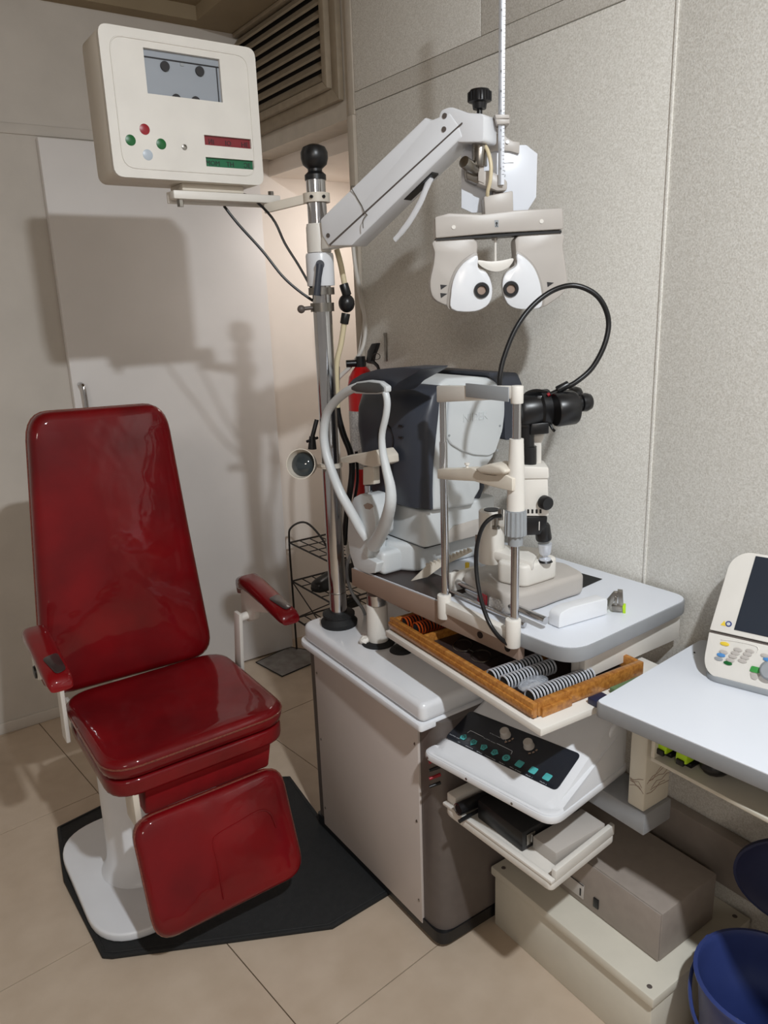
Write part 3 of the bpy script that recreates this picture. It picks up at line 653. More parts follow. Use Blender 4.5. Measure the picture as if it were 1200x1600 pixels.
# ================================================================ TRAY UNDER TABLE WITH WOODEN LENS BOX
zs = .80
t0,t1,t2_ = Z(602,985,zs),Z(845,1140,zs),Z(930,1102,zs)
ysd = (t1-t0).normalized(); xsd = Vector((-ysd.y,ysd.x,0)); xsd = xsd if xsd.x>0 else -xsd
TD = .40
def TP(u,v,z=0.0): return t1 - ysd*u + xsd*v + Vector((0,0,z))     # u along tray toward the pole, v into the tray
LT = (t1-t0).length
ts = thing('pull_out_tray','white pull-out shelf beneath instrument table holding the wooden lens box','shelf',TP(LT/2,.2,-.016))
obj('shelf_board', hull8([TP(0,0,-.016),TP(LT,0,-.016),TP(LT,TD,-.016),TP(0,TD,-.016)],(0,0,.016),.002), M_offw, ts)
obj('side_hanger', hull8([TP(LT-.02,.12,0),TP(LT-.005,.12,0),TP(LT-.005,.34,0),TP(LT-.02,.34,0)],(0,0,.046),.001), M_taupe, ts)
wz = .0005; wb_ = thing('lens_box','open wooden lens tray with dividers on shelf beneath the table','tray',TP(LT/2,.15,wz))
u0,u1,v0,v1 = .035,LT-.002,.012,.33
def tb4(a,b,c,d,h,z0=wz,bv=.002): return hull8([TP(a,c,z0),TP(b,c,z0),TP(b,d,z0),TP(a,d,z0)],(0,0,h),bv)
obj('tray_floor', tb4(u0,u1,v0,v1,.005), M_dkbrn, wb_)
obj('front_rail', tb4(u0,u1,v0,v0+.012,.033), M_wood2, wb_)
obj('front_lip', tb4(u0,u1,v0-.004,v0,.012,wz+.010,.001), M_wood2, wb_)
obj('end_rail', tb4(u0,u0+.014,v0+.012,v1,.033), M_wood, wb_)
obj('end_rail', tb4(u1-.012,u1,v0+.012,v1,.030), M_wood, wb_)
obj('back_rail', tb4(u0+.014,u1-.012,v1-.012,v1,.033), M_wood2, wb_)
obj('divider', tb4(.205,.213,v0+.012,v1-.012,.026), M_wood, wb_)
obj('divider', tb4(u1-.13,u1-.122,v0+.012,v1-.012,.026), M_wood, wb_)
obj('foot_block', tb4(u0-.006,u0,v0+.02,v0+.10,.02,wz,.001), M_wood, wb_)
def lens_row(u, v, n, rm, label, group, r=.0165, pitch=.0088, z=.0055):
    c = TP(u,v,z+r+.001)
    rg = thing('trial_lens', label, 'lens', c-Vector((0,0,r)), group)
    ax = xsd; side = ysd; pts = [c+(side*math.cos(a)+Vector((0,0,1))*math.sin(a))*r*.93 for a in [k*PI/8 for k in range(16)]]
    a = obj('rim', tube(pts,.0022,6,True), rm, rg)
    b = obj('glass', cyl(c-ax*.0006,c+ax*.0006,r*.9,n=16), M_lens, rg)
    for k in range(1,n):
        r2 = rg.copy(); C.collection.objects.link(r2); r2.location = rg.location + ax*(pitch*k)
        for ch in (a,b):
            c2 = ch.copy(); C.collection.objects.link(c2); c2.parent = r2
lens_row(.075,.040,20,M_rim,'silver-rimmed trial lens in the row nearest the front corner of the tray','silver trial lenses, front row')
lens_row(.150,.036,16,M_rim,'silver-rimmed trial lens in the second row, behind the clear bag','silver trial lenses, second row')
lens_row(.187,.032,16,M_rim,'silver-rimmed trial lens in the third row, beside the wooden divider','silver trial lenses, third row')
lens_row(u1-.080,.040,12,M_amber,'amber-rimmed trial lens in the shorter row at pole end','amber trial lenses, shorter row')
lens_row(u1-.035,.036,18,M_amber,'amber-rimmed trial lens in the longer row at pole end','amber trial lenses, longer row')
# loose spectacle frame wires
fw = thing('trial_spectacles','dark wire trial spectacles lying in middle of the wooden tray','spectacles',TP(.33,.1,.006))
zz = .012
for s in (-1,1): 
    ctr = TP(.33+s*.035,.09,zz); obj('eye_rim', tube([ctr+ysd*.026*math.cos(a)+xsd*.02*math.sin(a)+Vector((0,0,.006*math.sin(a))) for a in [k*PI/10 for k in range(20)]],.0018,6,True), M_steel, fw)
    obj('temple', stube([TP(.33+s*.062,.09,zz),TP(.33+s*.066,.14,zz+.006),TP(.33+s*.05,.2,zz)],.0013,5,6), M_wire, fw)
obj('bridge', stube([TP(.323,.09,zz),TP(.33,.082,zz+.006),TP(.337,.09,zz)],.0016,4,6), M_steel, fw)
bag = thing('clear_bag','small clear plastic bag lying on lens rows in the tray','bag',TP(.115,.07,.02))
bb = ball(TP(.113,.085,.022),.03,(1.3,.75,.42),16,10)
for v in bb.verts: v.co += Vector((random.Random(int(v.co.x*9e4)).uniform(-.002,.002),random.Random(int(v.co.y*9e4)).uniform(-.002,.002),random.Random(int(v.co.z*9e4)).uniform(-.002,.002)))
obj('bag_film', bb, M_film, bag); obj('folded_paper', hull8([TP(.12,.055,.012),TP(.10,.06,.012),TP(.10,.11,.012),TP(.125,.105,.012)],(0,0,.006),.001), M_label, bag)
q1 = Z(935,1078,.802)
obj('small_packet', [hull8([TP(-.05+.04,.145,.0005),TP(.02,.145,.0005),TP(.02,.185,.0005),TP(-.01,.185,.0005)],(0,0,.014),.002)], M_seatb, label='small dark blue packet on the shelf beside the desk corner', cat='packet')
obj('green_booklet', [hull8([TP(-.01,.215,.0005),TP(.025,.215,.0005),TP(.025,.31,.0005),TP(-.01,.31,.0005)],(0,0,.012),.001)], M_book, label='thin green booklet on shelf behind the blue packet', cat='booklet')

# ================================================================ CONSOLE
co = thing('control_console','white sloped control console with dark fascia, teal keys and two knobs','console',(1.1,1.07,.55))
zA = .60
k0,k1,k2 = Vector((.946,1.262,0)),Vector((1.000,.898,0)),Vector((1.285,.935,0)); k3 = Vector((1.24,1.262,0))
def K(u,v,z): return k0.lerp(k1,u).lerp(k3.lerp(k2,u),v)+Vector((0,0,z))   # u along front, v towards wall
zf, zb_ = .578, .640
bot = rnd([K(0,0,0),K(1,0,0),K(1,1,0),K(0,1,0)],[.03,.04,.02,.01],6)
obj('skirt', hull8([p+Vector((0,0,.571)) for p in bot],(0,0,.019),.005), M_white, co)
def vof(p):
    a = k1-k0; n_ = Vector((-a.y,a.x,0)).normalized(); return (p-k0).dot(n_)/.285
def zz(p): return .584+.155*max(0,min(.9,vof(p))-.12)
def wedge():
    bm = bmesh.new(); o_ = inset(bot,.004); i_ = inset(bot,.024); i2 = inset(bot,.040); n = len(o_)
    r0 = [bm.verts.new(p+Vector((0,0,.5905))) for p in o_]
    r05= [bm.verts.new(p.lerp(q,.3)+Vector((0,0,.5905+max(.003,(zz(p)+.004-.5905)*.75)))) for p,q in zip(o_,i_)]
    r1 = [bm.verts.new(q+Vector((0,0,zz(q)+.006))) for q in i_]
    r2 = [bm.verts.new(q+Vector((0,0,zz(q)+.010))) for q in i2]
    for a,c in ((r0,r05),(r05,r1),(r1,r2)):
        for k in range(n): bm.faces.new((a[k],a[(k+1)%n],c[(k+1)%n],c[k]))
    bm.faces.new(r0[::-1]); cap = bm.faces.new(r2)
    for vv_ in (.12,.9):
        a = (k1-k0).normalized(); n_ = Vector((-a.y,a.x,0)); bmesh.ops.bisect_plane(bm, geom=list(bm.verts)+list(bm.edges)+list(bm.faces), plane_co=k0+n_*vv_*.285, plane_no=n_)
    for v_ in bm.verts:
        if v_.co.z>.6: v_.co.z = max(v_.co.z, 0) 
    bmesh.ops.triangulate(bm, faces=[f for f in bm.faces if len(f.verts)>4])
    bmesh.ops.recalc_face_normals(bm,faces=bm.faces); return bm
obj('moulded_shell', wedge(), M_white, co, ang=50)
def KS(u,v,d=0.0):   # point on the sloped top
    p = k0+(k1-k0)*u+(k3-k0).lerp(k2-k1,u)*v; return Vector((p.x,p.y,zz(p)+.010+d))
fa = obj('fascia', hull8(rnd([KS(.045,.20,.0002),KS(.895,.22,.0002),KS(.895,.52,.0002),KS(.045,.47,.0002)],.012,5),(0,0,.0015),.0003), M_panelk, co)
kd = (KS(1,.3)-KS(0,.3)).normalized(); ku = (KS(.5,1)-KS(.5,0)).normalized(); kn = kd.cross(ku); kn = kn if kn.z>0 else -kn
def key(u,v,shape,ang=0,r=.0085):
    c = KS(u,v,.0018)
    if shape=='sq': pts = rnd([c+kd*a*r+ku*b*r for a,b in ((-1,-1),(1,-1),(1,1),(-1,1))],.003,3)
    elif shape=='o': pts = [c+kd*math.cos(t)*r*1.05+ku*math.sin(t)*r*1.05 for t in [k*PI/10 for k in range(20)]]
    else: pts = [c+(kd*math.cos(t+ang)+ku*math.sin(t+ang))*(r*1.2 if k_==0 else r*1.05) for k_,t in enumerate([0,PI*.45,PI*.78,PI*1.22,PI*1.55])]
    return obj('touch_key', hull8(pts,kn*.0008,.0002), M_teal, fa)
specs = [(.155,.262,'p',PI/2),(.240,.262,'p',-PI/2),(.325,.262,'p',PI*.9),(.410,.264,'p',0.1),(.500,.266,'o',0),(.600,.27,'sq',0),(.700,.272,'sq',0),(.800,.274,'sq',0)]
caps = ['UP','DOWN','BACK','FORWARD','RESET','REC. SPEED','AUX 1','AUX 2']
for (u,v,s,a),cpt in zip(specs,caps):
    k_ = key(u,v,s,a)
    text('caption', cpt, KS(u,v-.05,.0017), kd, ku, .0062, M_inkw, fa, .0002, align='CENTER')
    if s!='sq': obj('key_symbol', tube([KS(u,v,.0028)+kd*math.cos(t)*.0035+ku*math.sin(t)*.0035 for t in [k*PI/5 for k in range(10)]],.0006,5,True), M_ink, k_)
def kline(pts): return obj('printed_bracket', [stube([KS(*p,.0017) for p in pts],.0006,3,5)], M_inkw, fa)
kline([(.155,.305),(.16,.325),(.17,.33),(.27,.33)]); kline([(.38,.33),(.49,.33),(.505,.325),(.51,.305)])
text('caption','CHAIR UNIT',KS(.325,.323,.0017),kd,ku,.0065,M_inkw,fa,.0002,align='CENTER')
text('caption','INSTRUMENT',KS(.36,.375,.0017),kd,ku,.0085,M_inkw,fa,.0002,align='CENTER')
text('caption','POWER ON',KS(.055,.235,.0017),kd,ku,.0055,M_inkw,fa,.0002)
for u,v in ((.39,.415),(.575,.415)):
    c = KS(u,v,.0017)
    obj('dial_knob', lathe([(0,.016),(.0095,.016),(.0108,.014),(.0112,.003),(.013,.0),(0,0)],c,kn,20), M_warmg, fa)
    obj('dial_scale', [hull8([c+(kd*math.cos(a)+ku*math.sin(a))*.019,c+(kd*math.cos(a)+ku*math.sin(a))*.023,c+(kd*math.cos(a+.25)+ku*math.sin(a+.25))*.023,c+(kd*math.cos(a+.25)+ku*math.sin(a+.25))*.019],kn*.0003) for a in (-1.0,-.6,-.2,.2,.6)], M_taupe, fa)
for u in (.06,.38,.72): 
    p = K(u,0,.580); obj('skirt_screw', cyl(p+Vector((-.001,0,0)),p+Vector((.003,0,0)),.003,n=10), M_steel, co)
ct = [obj('test_jack', cyl((.990,1.2445,.560-.022*k),(.962,1.252,.556-.022*k),.0042,.0036,n=10), (M_bred if k%2==0 else M_black), co, label=('red jack pin' if k%2==0 else 'black jack pin')) for k in range(4)]
# rear hump behind the fascia
obj('rear_hump', hull8(rnd([Vector((1.175,.940,.592)),Vector((1.28,.940,.592)),Vector((1.28,.940,.705)),Vector((1.225,.940,.70))],[.0,.0,.01,.03]),(-.02,.30,0),.010,3), M_white, co)

# support arm to the desk
ah = thing('support_beam','grey square beam running beneath console to cream desk leg','beam',(1.23,1.0,.50))
obj('beam', bx(1.198,1.29,.828,1.245,.505,.5555,.003), M_edge, ah)

# ================================================================ ACCESSORY SHELF UNDER CONSOLE
za = .445
as_ = thing('accessory_shelf','white moulded accessory shelf beneath the console holding small torches','shelf',(1.1,1.07,.42))
s0,s1,s2,s3 = Vector((.985,1.232,0)),Vector((.997,.896,0)),Vector((1.222,.918,0)),Vector((1.222,1.232,0))
ob = rnd([s0,s1,s2,s3],[.03,.015,.01,.01])
obj('shelf_tray', hull8([p+Vector((0,0,.422)) for p in ob],(0,0,.020),.004), M_offw, as_)
obj('tray_rim', [hull8([Vector((.985,1.232,.442)),Vector((.997,.896,.442)),Vector((1.010,.896,.442)),Vector((.998,1.232,.442))],(0,0,.008),.002), hull8([Vector((1.010,.896,.442)),Vector((1.222,.918,.442)),Vector((1.222,.93,.442)),Vector((1.01,.909,.442))],(0,0,.026),.002), hull8([Vector((.998,1.232,.442)),Vector((1.1,1.232,.442)),Vector((1.1,1.2,.442)),Vector((.999,1.2,.442))],(0,0,.03),.004)], M_offw, as_)
obj('wall_bracket', bx(1.10,1.21,1.20,1.244,.39,.4215,.002), M_post, as_)
obj('open_carton', [bx(1.045,1.20,.928,.995,.4425,.474,.001)], M_warmg, label='low grey box on accessory shelf near its outer end', cat='box')
cs_ = thing('black_case','black instrument case lying on shelf below the console','case',(1.09,1.10,.4425))
obj('case_body', bx(1.018,1.20,1.0,1.145,.4425,.492,.004), M_black, cs_)
obj('metal_clasp', [bx(1.03,1.055,.9975,1.0,.455,.482,.001), cyl((1.043,.9975,.46),(1.043,.9962,.480),.002,n=8)], M_steel, cs_)
f1 = thing('penlight','black cylindrical penlight poking out over shelf front','torch',(1.03,1.17,.4505))
fa0, fa1 = Vector((.982,1.172,.466)),Vector((1.10,1.165,.466))
obj('barrel', cyl(fa0,fa1,.0145,n=24), M_black, f1)
obj('reflector', lathe([(0,-.01),(.006,-.006),(.012,.0008),(.0143,.0008)],fa0,(-1,.06,0)), M_chrome, f1)
obj('pen', [cyl((.966,1.148,.4555),(1.0,1.15,.4555),.0048,n=12), cyl((1.0,1.15,.4555),(1.10,1.152,.4555),.0042,n=12)], M_black, label='thin black pen overhanging shelf beside the penlight', cat='pen')

# ================================================================ DESK
zd = .83
dk = thing('side_desk','white topped desk with grey edge in right foreground along the wall','desk',(1.3,.3,zd-.04))
D0,D1 = Vector((1.098,.887,0)), Vector((1.105+.09,-.62,0)); D0.x=1.098
dd = (Vector((1.129,.553,0))-D0).normalized(); D1 = D0+dd*1.5
D2 = Vector((1.512,.925,0)); D3 = Vector((1.512,D1.y,0))
out = rnd([D0,D1,D3,D2],[.012,.01,0,.02])
obj('edge_band', hull8([p+Vector((0,0,zd-.034)) for p in out],(0,0,.0325),.003), M_edge, dk)
obj('laminate_top', hull8([p+Vector((0,0,zd-.002)) for p in inset(out,.003)],(0,0,.002)), M_lam, dk)
obj('screw_head', cyl(Z(1085,1020,zd),Z(1085,1020,zd+.0008),.0022,n=10), M_ink, dk)
lg = thing('desk_leg','worn cream square post with cracked veneer beneath desk corner','leg',(1.245,.86,.556))
obj('leg_post', bx(1.203,1.288,.835,.876,.556,zd-.0345,.004), M_wbox, lg)
rr = random.Random(4); scr = []
for k in range(6):
    z = .575+rr.random()*.10; x = 1.206+rr.random()*.03; pts=[Vector((x,.8347,z))]
    for j in range(4): pts.append(pts[-1]+Vector((.012+rr.random()*.006,0,rr.uniform(-.006,.014))))
    scr.append(tube(pts,.0007,4))
for k in range(5):
    z = .60+rr.random()*.06; pts=[Vector((1.2027,.872,z))]
    for j in range(3): pts.append(pts[-1]+Vector((0,-.008-rr.random()*.004,rr.uniform(-.012,.008))))
    scr.append(tube(pts,.0007,4))
obj('veneer_crack', scr, M_taupe, lg)
# open drawer shelf below the desk top
xs_ = 1.150; pz = .733
ds = thing('under_desk_tray','open cream tray fixed beneath the desk top','tray',(1.3,.3,pz-.01))
obj('tray_floor', bx(xs_,1.49,-.45,.79,pz-.008,pz,.001), M_wbox, ds)
obj('tray_side', bx(xs_,1.49,.782,.79,pz,zd-.035,.001), M_wbox, ds)
obj('tray_back', bx(1.482,1.49,-.45,.782,pz,zd-.035,.001), M_wbox, ds)
for k,(yy,l) in enumerate(((X(1037,1175,1.17).y,'lime green stapler in tray below desk, nearer the desk leg'),(X(1068,1188,1.17).y,'lime green stapler in tray below desk, farther from the leg'))):
    g_ = thing('stapler',l,'stapler',(1.23,yy,pz),None)
    obj('stapler_base', bx(1.175,1.30,yy-.014,yy+.014,pz+.0002,pz+.010,.002), M_black, g_)
    obj('stapler_top', hull8([(1.160,yy-.012,pz+.013),(1.162,yy-.012,pz+.036),(1.175,yy-.012,pz+.042),(1.24,yy-.012,pz+.044),(1.30,yy-.012,pz+.022),(1.30,yy-.012,pz+.012),(1.26,yy-.012,pz+.013)],(0,.024,0),.003), M_lime, g_)
    obj('stapler_jaw', bx(1.1565,1.19,yy-.008,yy+.008,pz+.008,pz+.020,.002), M_black, g_)
obj('black_pouch', ball((1.20,X(1082,1200,1.17).y-.03,pz+.0215),.04,(.9,.7,.53),14,10), M_black, label='rumpled black pouch at the front of the under-desk tray', cat='pouch')

# ================================================================ TOPOGRAPHER / MONITOR UNIT ON DESK
mu = thing('keypad_instrument','grey desktop instrument with tilted dark screen and oval keypad on the desk','instrument',(1.45,.72,zd))
ud = Vector((.28,-.96,0)).normalized()
F_ = Z(1096,1050,zd+.014); H_ = PLN(1108,986,F_,ud); T_ = PLN(1140,858,F_,ud)
W2 = .30; db, sb = H_-F_, T_-H_
nd_ = ud.cross(db).normalized(); nd_ = nd_ if nd_.z>0 else -nd_
ns_ = ud.cross(sb).normalized(); ns_ = ns_ if ns_.dot(O-H_)>0 else -ns_
def MD(a,b,d=0): return F_+ud*a+db*b+nd_*d
def MSC(a,b,d=0): return H_+ud*a+sb*b+ns_*d
hv = Vector((db.x,db.y,0)).normalized()
ft_ = rnd([F_+ud*.004-hv*.004, F_+ud*W2-hv*.004, F_+ud*W2+hv*.09, F_+ud*.004+hv*.09],[.035,.01,.01,.02],8)
for p in ft_: p.z = zd+.0002
obj('foot_skirt', hull8(ft_,(0,0,.013),.003), M_mgrey, mu)
dk_ = rnd([MD(0,-.06),MD(W2,-.06),MD(W2,.97),MD(0,.97)],[.05,.004,.002,.002],8)
obj('keypad_deck', hull8(dk_,-nd_*.016,.004,3), M_offw, mu)
obj('deck_lip', hull8([p-nd_*.0165 for p in inset(dk_,-.002)],-nd_*.006,.002), M_warmg, mu)
lo = F_+hv*.012; 
obj('rear_body', hull8(rnd([F_+ud*.02+hv*.03, F_+ud*W2+hv*.03, F_+ud*W2+hv*.085, F_+ud*.02+hv*.085],.01),(0,0,.055),.003), M_warmg, mu)
obj('hinge_gap', hull8([MD(.001,.97,-.003),MD(W2,.97,-.003),MD(W2,1.01,-.003),MD(.001,1.01,-.003)],-nd_*.012), M_post, mu)
hs = rnd([MSC(0,.02),MSC(W2,.02),MSC(W2,1.0),MSC(.030,1.0),MSC(.006,.86)],[.002,.002,.01,.035,.03],6)
obj('screen_housing', hull8(hs,-ns_*.022,.004,3), M_offw, mu)
a_ = PLN(1147,984,H_,ns_); b_ = PLN(1181,869,H_,ns_)
obj('screen', hull8([a_+ns_*.0001,a_+ud*.225+ns_*.0001,b_+ud*.178+ns_*.0001,b_+ns_*.0001],ns_*.0012), M_screen, mu)
q_ = lambda px,py,d=.0001: PLN(px,py,H_,ns_)+ns_*d
sv = sb.normalized(); c = q_(1131,974)
obj('warning_triangle', hull8([c-ud*.0055-sv*.005,c+ud*.0055-sv*.005,c+sv*.006],ns_*.0006), M_ykey, mu)
c = q_(1138.5,975); ic = obj('notice_disc', cyl(c,c+ns_*.0006,.0062,n=20), M_blue, mu); obj('notice_mark', cyl(c+ns_*.0006,c+ns_*.0009,.0036,n=12), M_inkw, ic)
dv = db.normalized()
def DP(x,y,d=.0001): return PLN(1095+x/11.43,950+y/11.43,F_,nd_)+nd_*d
def oval(x,y,m,rx=.0085,ry=.0040,name='oval_key',**k):
    c = DP(x,y); pts = [c+ud*math.cos(t)*rx+dv*math.sin(t)*ry for t in [k_*PI/8 for k_ in range(16)]]
    return obj(name, hull8(pts,nd_*.0018,.0004), m, mu, **k)
for x,y in ((665,745),(880,770),(410,785),(620,805),(835,825),(575,865),(790,885),(530,930),(745,945),(1150,850)): oval(x,y,M_warmg)
oval(365,840,M_bkey,label='blue oval key'); oval(320,905,M_mgrey); oval(485,985,M_bgrn,label='green oval key'); oval(430,640,M_ykey,.009,.004,'yellow_mark')
oval(1195,920,M_bkey,label='blue oval key')
c = DP(975,1100); obj('start_key', hull8(rnd([c-ud*.010-dv*.006,c+ud*.008-dv*.006,c+ud*.011+dv*.006,c-ud*.008+dv*.006],.003,3),nd_*.002,.0004), M_green, mu, label='green start key')
c = DP(970,1220); obj('stop_key', hull8(rnd([c-ud*.010+dv*.006,c+ud*.010+dv*.005,c+ud*.003-dv*.007,c-ud*.006-dv*.006],.003,3),nd_*.002,.0004), M_warmg, mu)
obj('dial', lathe([(0,.016),(.014,.016),(.017,.013),(.018,.002),(.020,0),(0,0)],DP(1240,1120),nd_), M_mgrey, mu)
obj('key_recess_ridge', stube([DP(360,560,.0004),DP(600,590,.0004),DP(850,640,.0004),DP(990,680,.0004),DP(1030,740,.0004),DP(1000,790,.0004)],.0012,5,6), M_offw, mu)

# ================================================================ CLIP TOOL ON TABLE
cl = thing('staple_remover','silver lever clip with two lime green tips standing on table','clip',tuple(Z(962,950,zt)))
def CL(px,py,z): return Z(px,py,zt)+Vector((0,0,z))
cp = Z(960,955,zt); cn_ = (O-cp); cn_.z=0; cn_.normalize()
def CQ(px,d0,d1,b=.0008): return pp(px,(cp.x,cp.y,zt),cn_,d0,d1,b)
obj('metal_body', [CQ([(965,922),(973,923),(974,944),(966,944)],-.008,.008), CQ([(956,944),(973,944),(972,953),(957,952)],-.006,.010)], M_steel, cl)
obj('metal_lever', [CQ([(959,924),(966,924),(966,931),(952,948),(947,942),(948,937)],-.004,.006), CQ([(961,930),(965,931),(964,944),(960,943)],.004,.010)], M_steel, cl)
obj('green_tip', CQ([(941,939),(947,938),(947,953),(944,955),(941,953)],-.005,.005,.001), M_lime, cl, label='lime green tip')
obj('green_tip', CQ([(972.5,943.5),(978,944),(977.5,957),(973,957)],-.005,.008,.001), M_lime, cl, label='lime green tip')

# ================================================================ AUTOREFRACTOR
af = thing('autorefractor','white and dark navy autorefractor with curved chinrest arch on table end','refractor',(1.22,1.58,zt+.0015))
zb0 = zt+.0016
bp = rnd([(1.085,1.560),(1.125,1.500),(1.45,1.500),(1.45,1.70),(1.085,1.70)],[.03,.02,.02,.02,.02])
obj('base', prism([(p.x,p.y) for p in rnd([Vector((1.085,1.560,0)),Vector((1.128,1.500,0)),Vector((1.43,1.500,0)),Vector((1.43,1.70,0)),Vector((1.085,1.70,0))],[.03,.02,.02,.02,.02])],zb0,1.0,.012,4), M_lgrey, af)
lb = obj('lower_body', hull8(rnd([Vector((1.115,1.45,1.003)),Vector((1.36,1.45,1.003)),Vector((1.36,1.70,1.003)),Vector((1.115,1.70,1.003))],.02),(0,0,.095),.006,3), M_lgrey, af)
obj('shadow_seam', prism([(1.12,1.456),(1.355,1.456),(1.355,1.695),(1.12,1.695)],1.0,1.0035), M_black, af)
q = Vector((1.1145,1.60,1.05)); text('caption','REFRACTOMETER',(1.1148,1.655,1.065),(0,-1,0),(0,0,1),.008,M_mgrey,lb,.0002)
text('caption','REF. 220V',(1.1148,1.655,1.052),(0,-1,0),(0,0,1),.007,M_mgrey,lb,.0002)
obj('corner_wedge', hull8([Vector((1.17,1.4495,1.003)),Vector((1.17,1.4495,1.02)),Vector((1.21,1.4495,1.045)),Vector((1.36,1.4495,1.05)),Vector((1.36,1.4495,1.003))],(0,-.003,0),.001), M_warmg, lb)
yh = 1.43
prof = [(684,607),(688,598),(700,591),(740,588),(786,592),(788,640),(783,675),(772,715),(752,742),(752,765),(744,778),(742,790),(676,799),(677,780),(679,700)]
obj('head_shell', pp(prof,(1.2,yh,1.2),(0,1,0),0,.275,.010,3), M_lgrey, af, ang=50)
cv = [(700,600),(786,604),(787,640),(783,672),(772,706),(762,712),(740,711),(720,705),(702,694),(697,685)]
cvr = obj('side_cover', pp(cv,(1.2,yh,1.2),(0,1,0),-.007,.002,.004,3,r=.008), M_lgrey, af, ang=50)
q = Y(720,657,yh)
text('brand_lettering','NIDEK',(q.x,yh-.0068,q.z-.004),(1,0,0.0),(0,0,1),.0285,M_lgrey,cvr,.0016)
for px,py in ((699,680),(778,665),(774,703)):
    q = Y(px,py,yh); obj('cover_screw', cyl((q.x,yh-.008,q.z),(q.x,yh-.0065,q.z),.003,n=10), M_mgrey, cvr)
# dark front shell, lofted down the height
bm = bmesh.new(); rg_ = []
for z,xf,ysd_,ysl,xk in ((1.108,1.092,1.427,1.70,1.126),(1.16,1.086,1.425,1.705,1.124),(1.22,1.082,1.423,1.712,1.126),(1.29,1.080,1.42,1.722,1.134),(1.34,1.084,1.42,1.722,1.142),(1.385,1.100,1.423,1.718,1.150),(1.408,1.128,1.432,1.705,1.160)):
    pts = rnd([Vector((xk+.05,1.50,z)),Vector((xk,ysd_,z)),Vector((xf+.028,ysd_,z)),Vector((xf,ysd_+.055,z)),Vector((xf,ysl-.04,z)),Vector((xf+.03,ysl,z)),Vector((xk+.05,ysl,z))],[0,.0,.02,.03,.03,.02,0],4)
    rg_.append([bm.verts.new(p) for p in pts])
for a,c in zip(rg_,rg_[1:]):
    for k in range(len(a)): bm.faces.new((a[k],a[(k+1)%len(a)],c[(k+1)%len(a)],c[k]))
bm.faces.new(rg_[0][::-1]); bm.faces.new(rg_[-1]); bmesh.ops.recalc_face_normals(bm,faces=bm.faces)
fs = obj('front_shell', bm, M_navy, af, ang=50)
obj('rear_monitor', [hull8(rnd([Vector((1.36,1.42,1.38)),Vector((1.36,1.42,1.25)),Vector((1.40,1.42,1.25)),Vector((1.42,1.42,1.385)),Vector((1.40,1.42,1.42)),Vector((1.30,1.42,1.427))],.01),(0,.27,0),.008,3)], M_navy, af)
obj('joystick_grip', [tube([Y(748,745,1.47),Y(750,760,1.47),Y(744,778,1.47)],[.010,.012,.009],10)], M_navy, af)
win_ = [Vector((1.102,1.5,1.33)),Vector((1.102,1.5,1.26)),Vector((1.102,1.62,1.26)),Vector((1.102,1.62,1.33))]
obj('measuring_window', lathe([(0,-.004),(.026,-.004),(.032,.001),(.036,.001),(.036,-.002)],(1.080,1.555,1.275),(-1,0,0)), M_black, fs)
for dy in (-.006,.0,.006):
    for dz in (0,.028): obj('sensor_hole', cyl((1.09,1.490+dy,1.285+dz),(1.0788,1.490+dy,1.285+dz),.0025,n=8), M_black, fs)
# chinrest arch (wishbone)
xa = .99
def XP(px,py,x=xa): return X(px,py,x)
base_l = [XP(574,842,1.03),XP(563,826,1.02),XP(553,808,1.01),XP(543,790,1.0),XP(531,768),XP(518,735),XP(509,705),XP(506,675),XP(511,646),XP(524,627),XP(542,612),XP(560,604)]
base_r = [XP(584,852,1.03),XP(594,836,1.02),XP(603,815,1.005),XP(610,787),XP(610,762),XP(604,735),XP(598,705),XP(597,678),XP(603,650),XP(605,628),XP(601,611),XP(592,602)]
L1 = smooth(base_l,4,False); L2 = smooth(base_r,4,False)
obj('arch_limb', tube(L1,[.0135-.003*i/len(L1) for i in range(len(L1))],14), M_lgrey, af)
obj('arch_limb', tube(L2,[.019-.011*min(1,i/(len(L2)*.6)) for i in range(len(L2))],14), M_lgrey, af)
obj('forehead_bar', pp([(546,605),(556,597),(575,594),(592,596),(603,604),(603,613),(590,616),(572,616),(554,615),(546,611)],(xa-.006,1.6,1.4),(1,0,0),0,.016,.003), M_lgrey, af)
obj('forehead_band', pp([(548,605),(557,599),(575,597),(591,599),(598,606),(598,612),(588,614),(572,614),(556,612),(549,609)],(xa-.0105,1.6,1.4),(1,0,0),0,.0042,.001), M_pad, af)
obj('brow_visor', [pp([(543,604),(551,593),(566,584),(590,577),(625,574),(659,575),(652,581),(636,590),(622,598),(612,608),(606,613),(596,597),(570,594),(556,598)],(1.01,1.6,1.4),(1,0,0),0.0,.075,.003,r=.006)], M_navy, af)
st_ = [(566,775),(577,769),(588,772),(597,790),(601,812),(600,832),(589,842),(588,868),(603,876),(600,892),(588,893),(567,884),(560,862),(556,835),(558,800)]
obj('chinrest_stand', pp(st_,(1.055,1.6,1.0),(1,0,0),-.028,.03,.007,3,r=.006), M_lgrey, af, ang=50)
obj('stand_badge', pp([(568,789),(574,786),(581,788),(583,792),(578,796),(571,795)],(1.0265,1.6,1.0),(1,0,0),-.0005,.001,0), M_taupe, af)
obj('chin_post', pp([(567,730),(583,728),(584,757),(567,758)],(1.04,1.6,1.1),(1,0,0),0,.02,.002), M_cream, af)
obj('chin_post_screw', cyl(XP(575,758,1.05),XP(576,775,1.05),.010,n=16), M_chrome, af)
obj('chin_cup', [pp([(531,716),(546,711),(574,706),(586,703),(594,714),(595,726),(585,730),(570,728),(556,722),(545,724),(533,722)],(1.015,1.6,1.1),(1,0,0),0,.055,.006,r=.004)], M_cream, af)
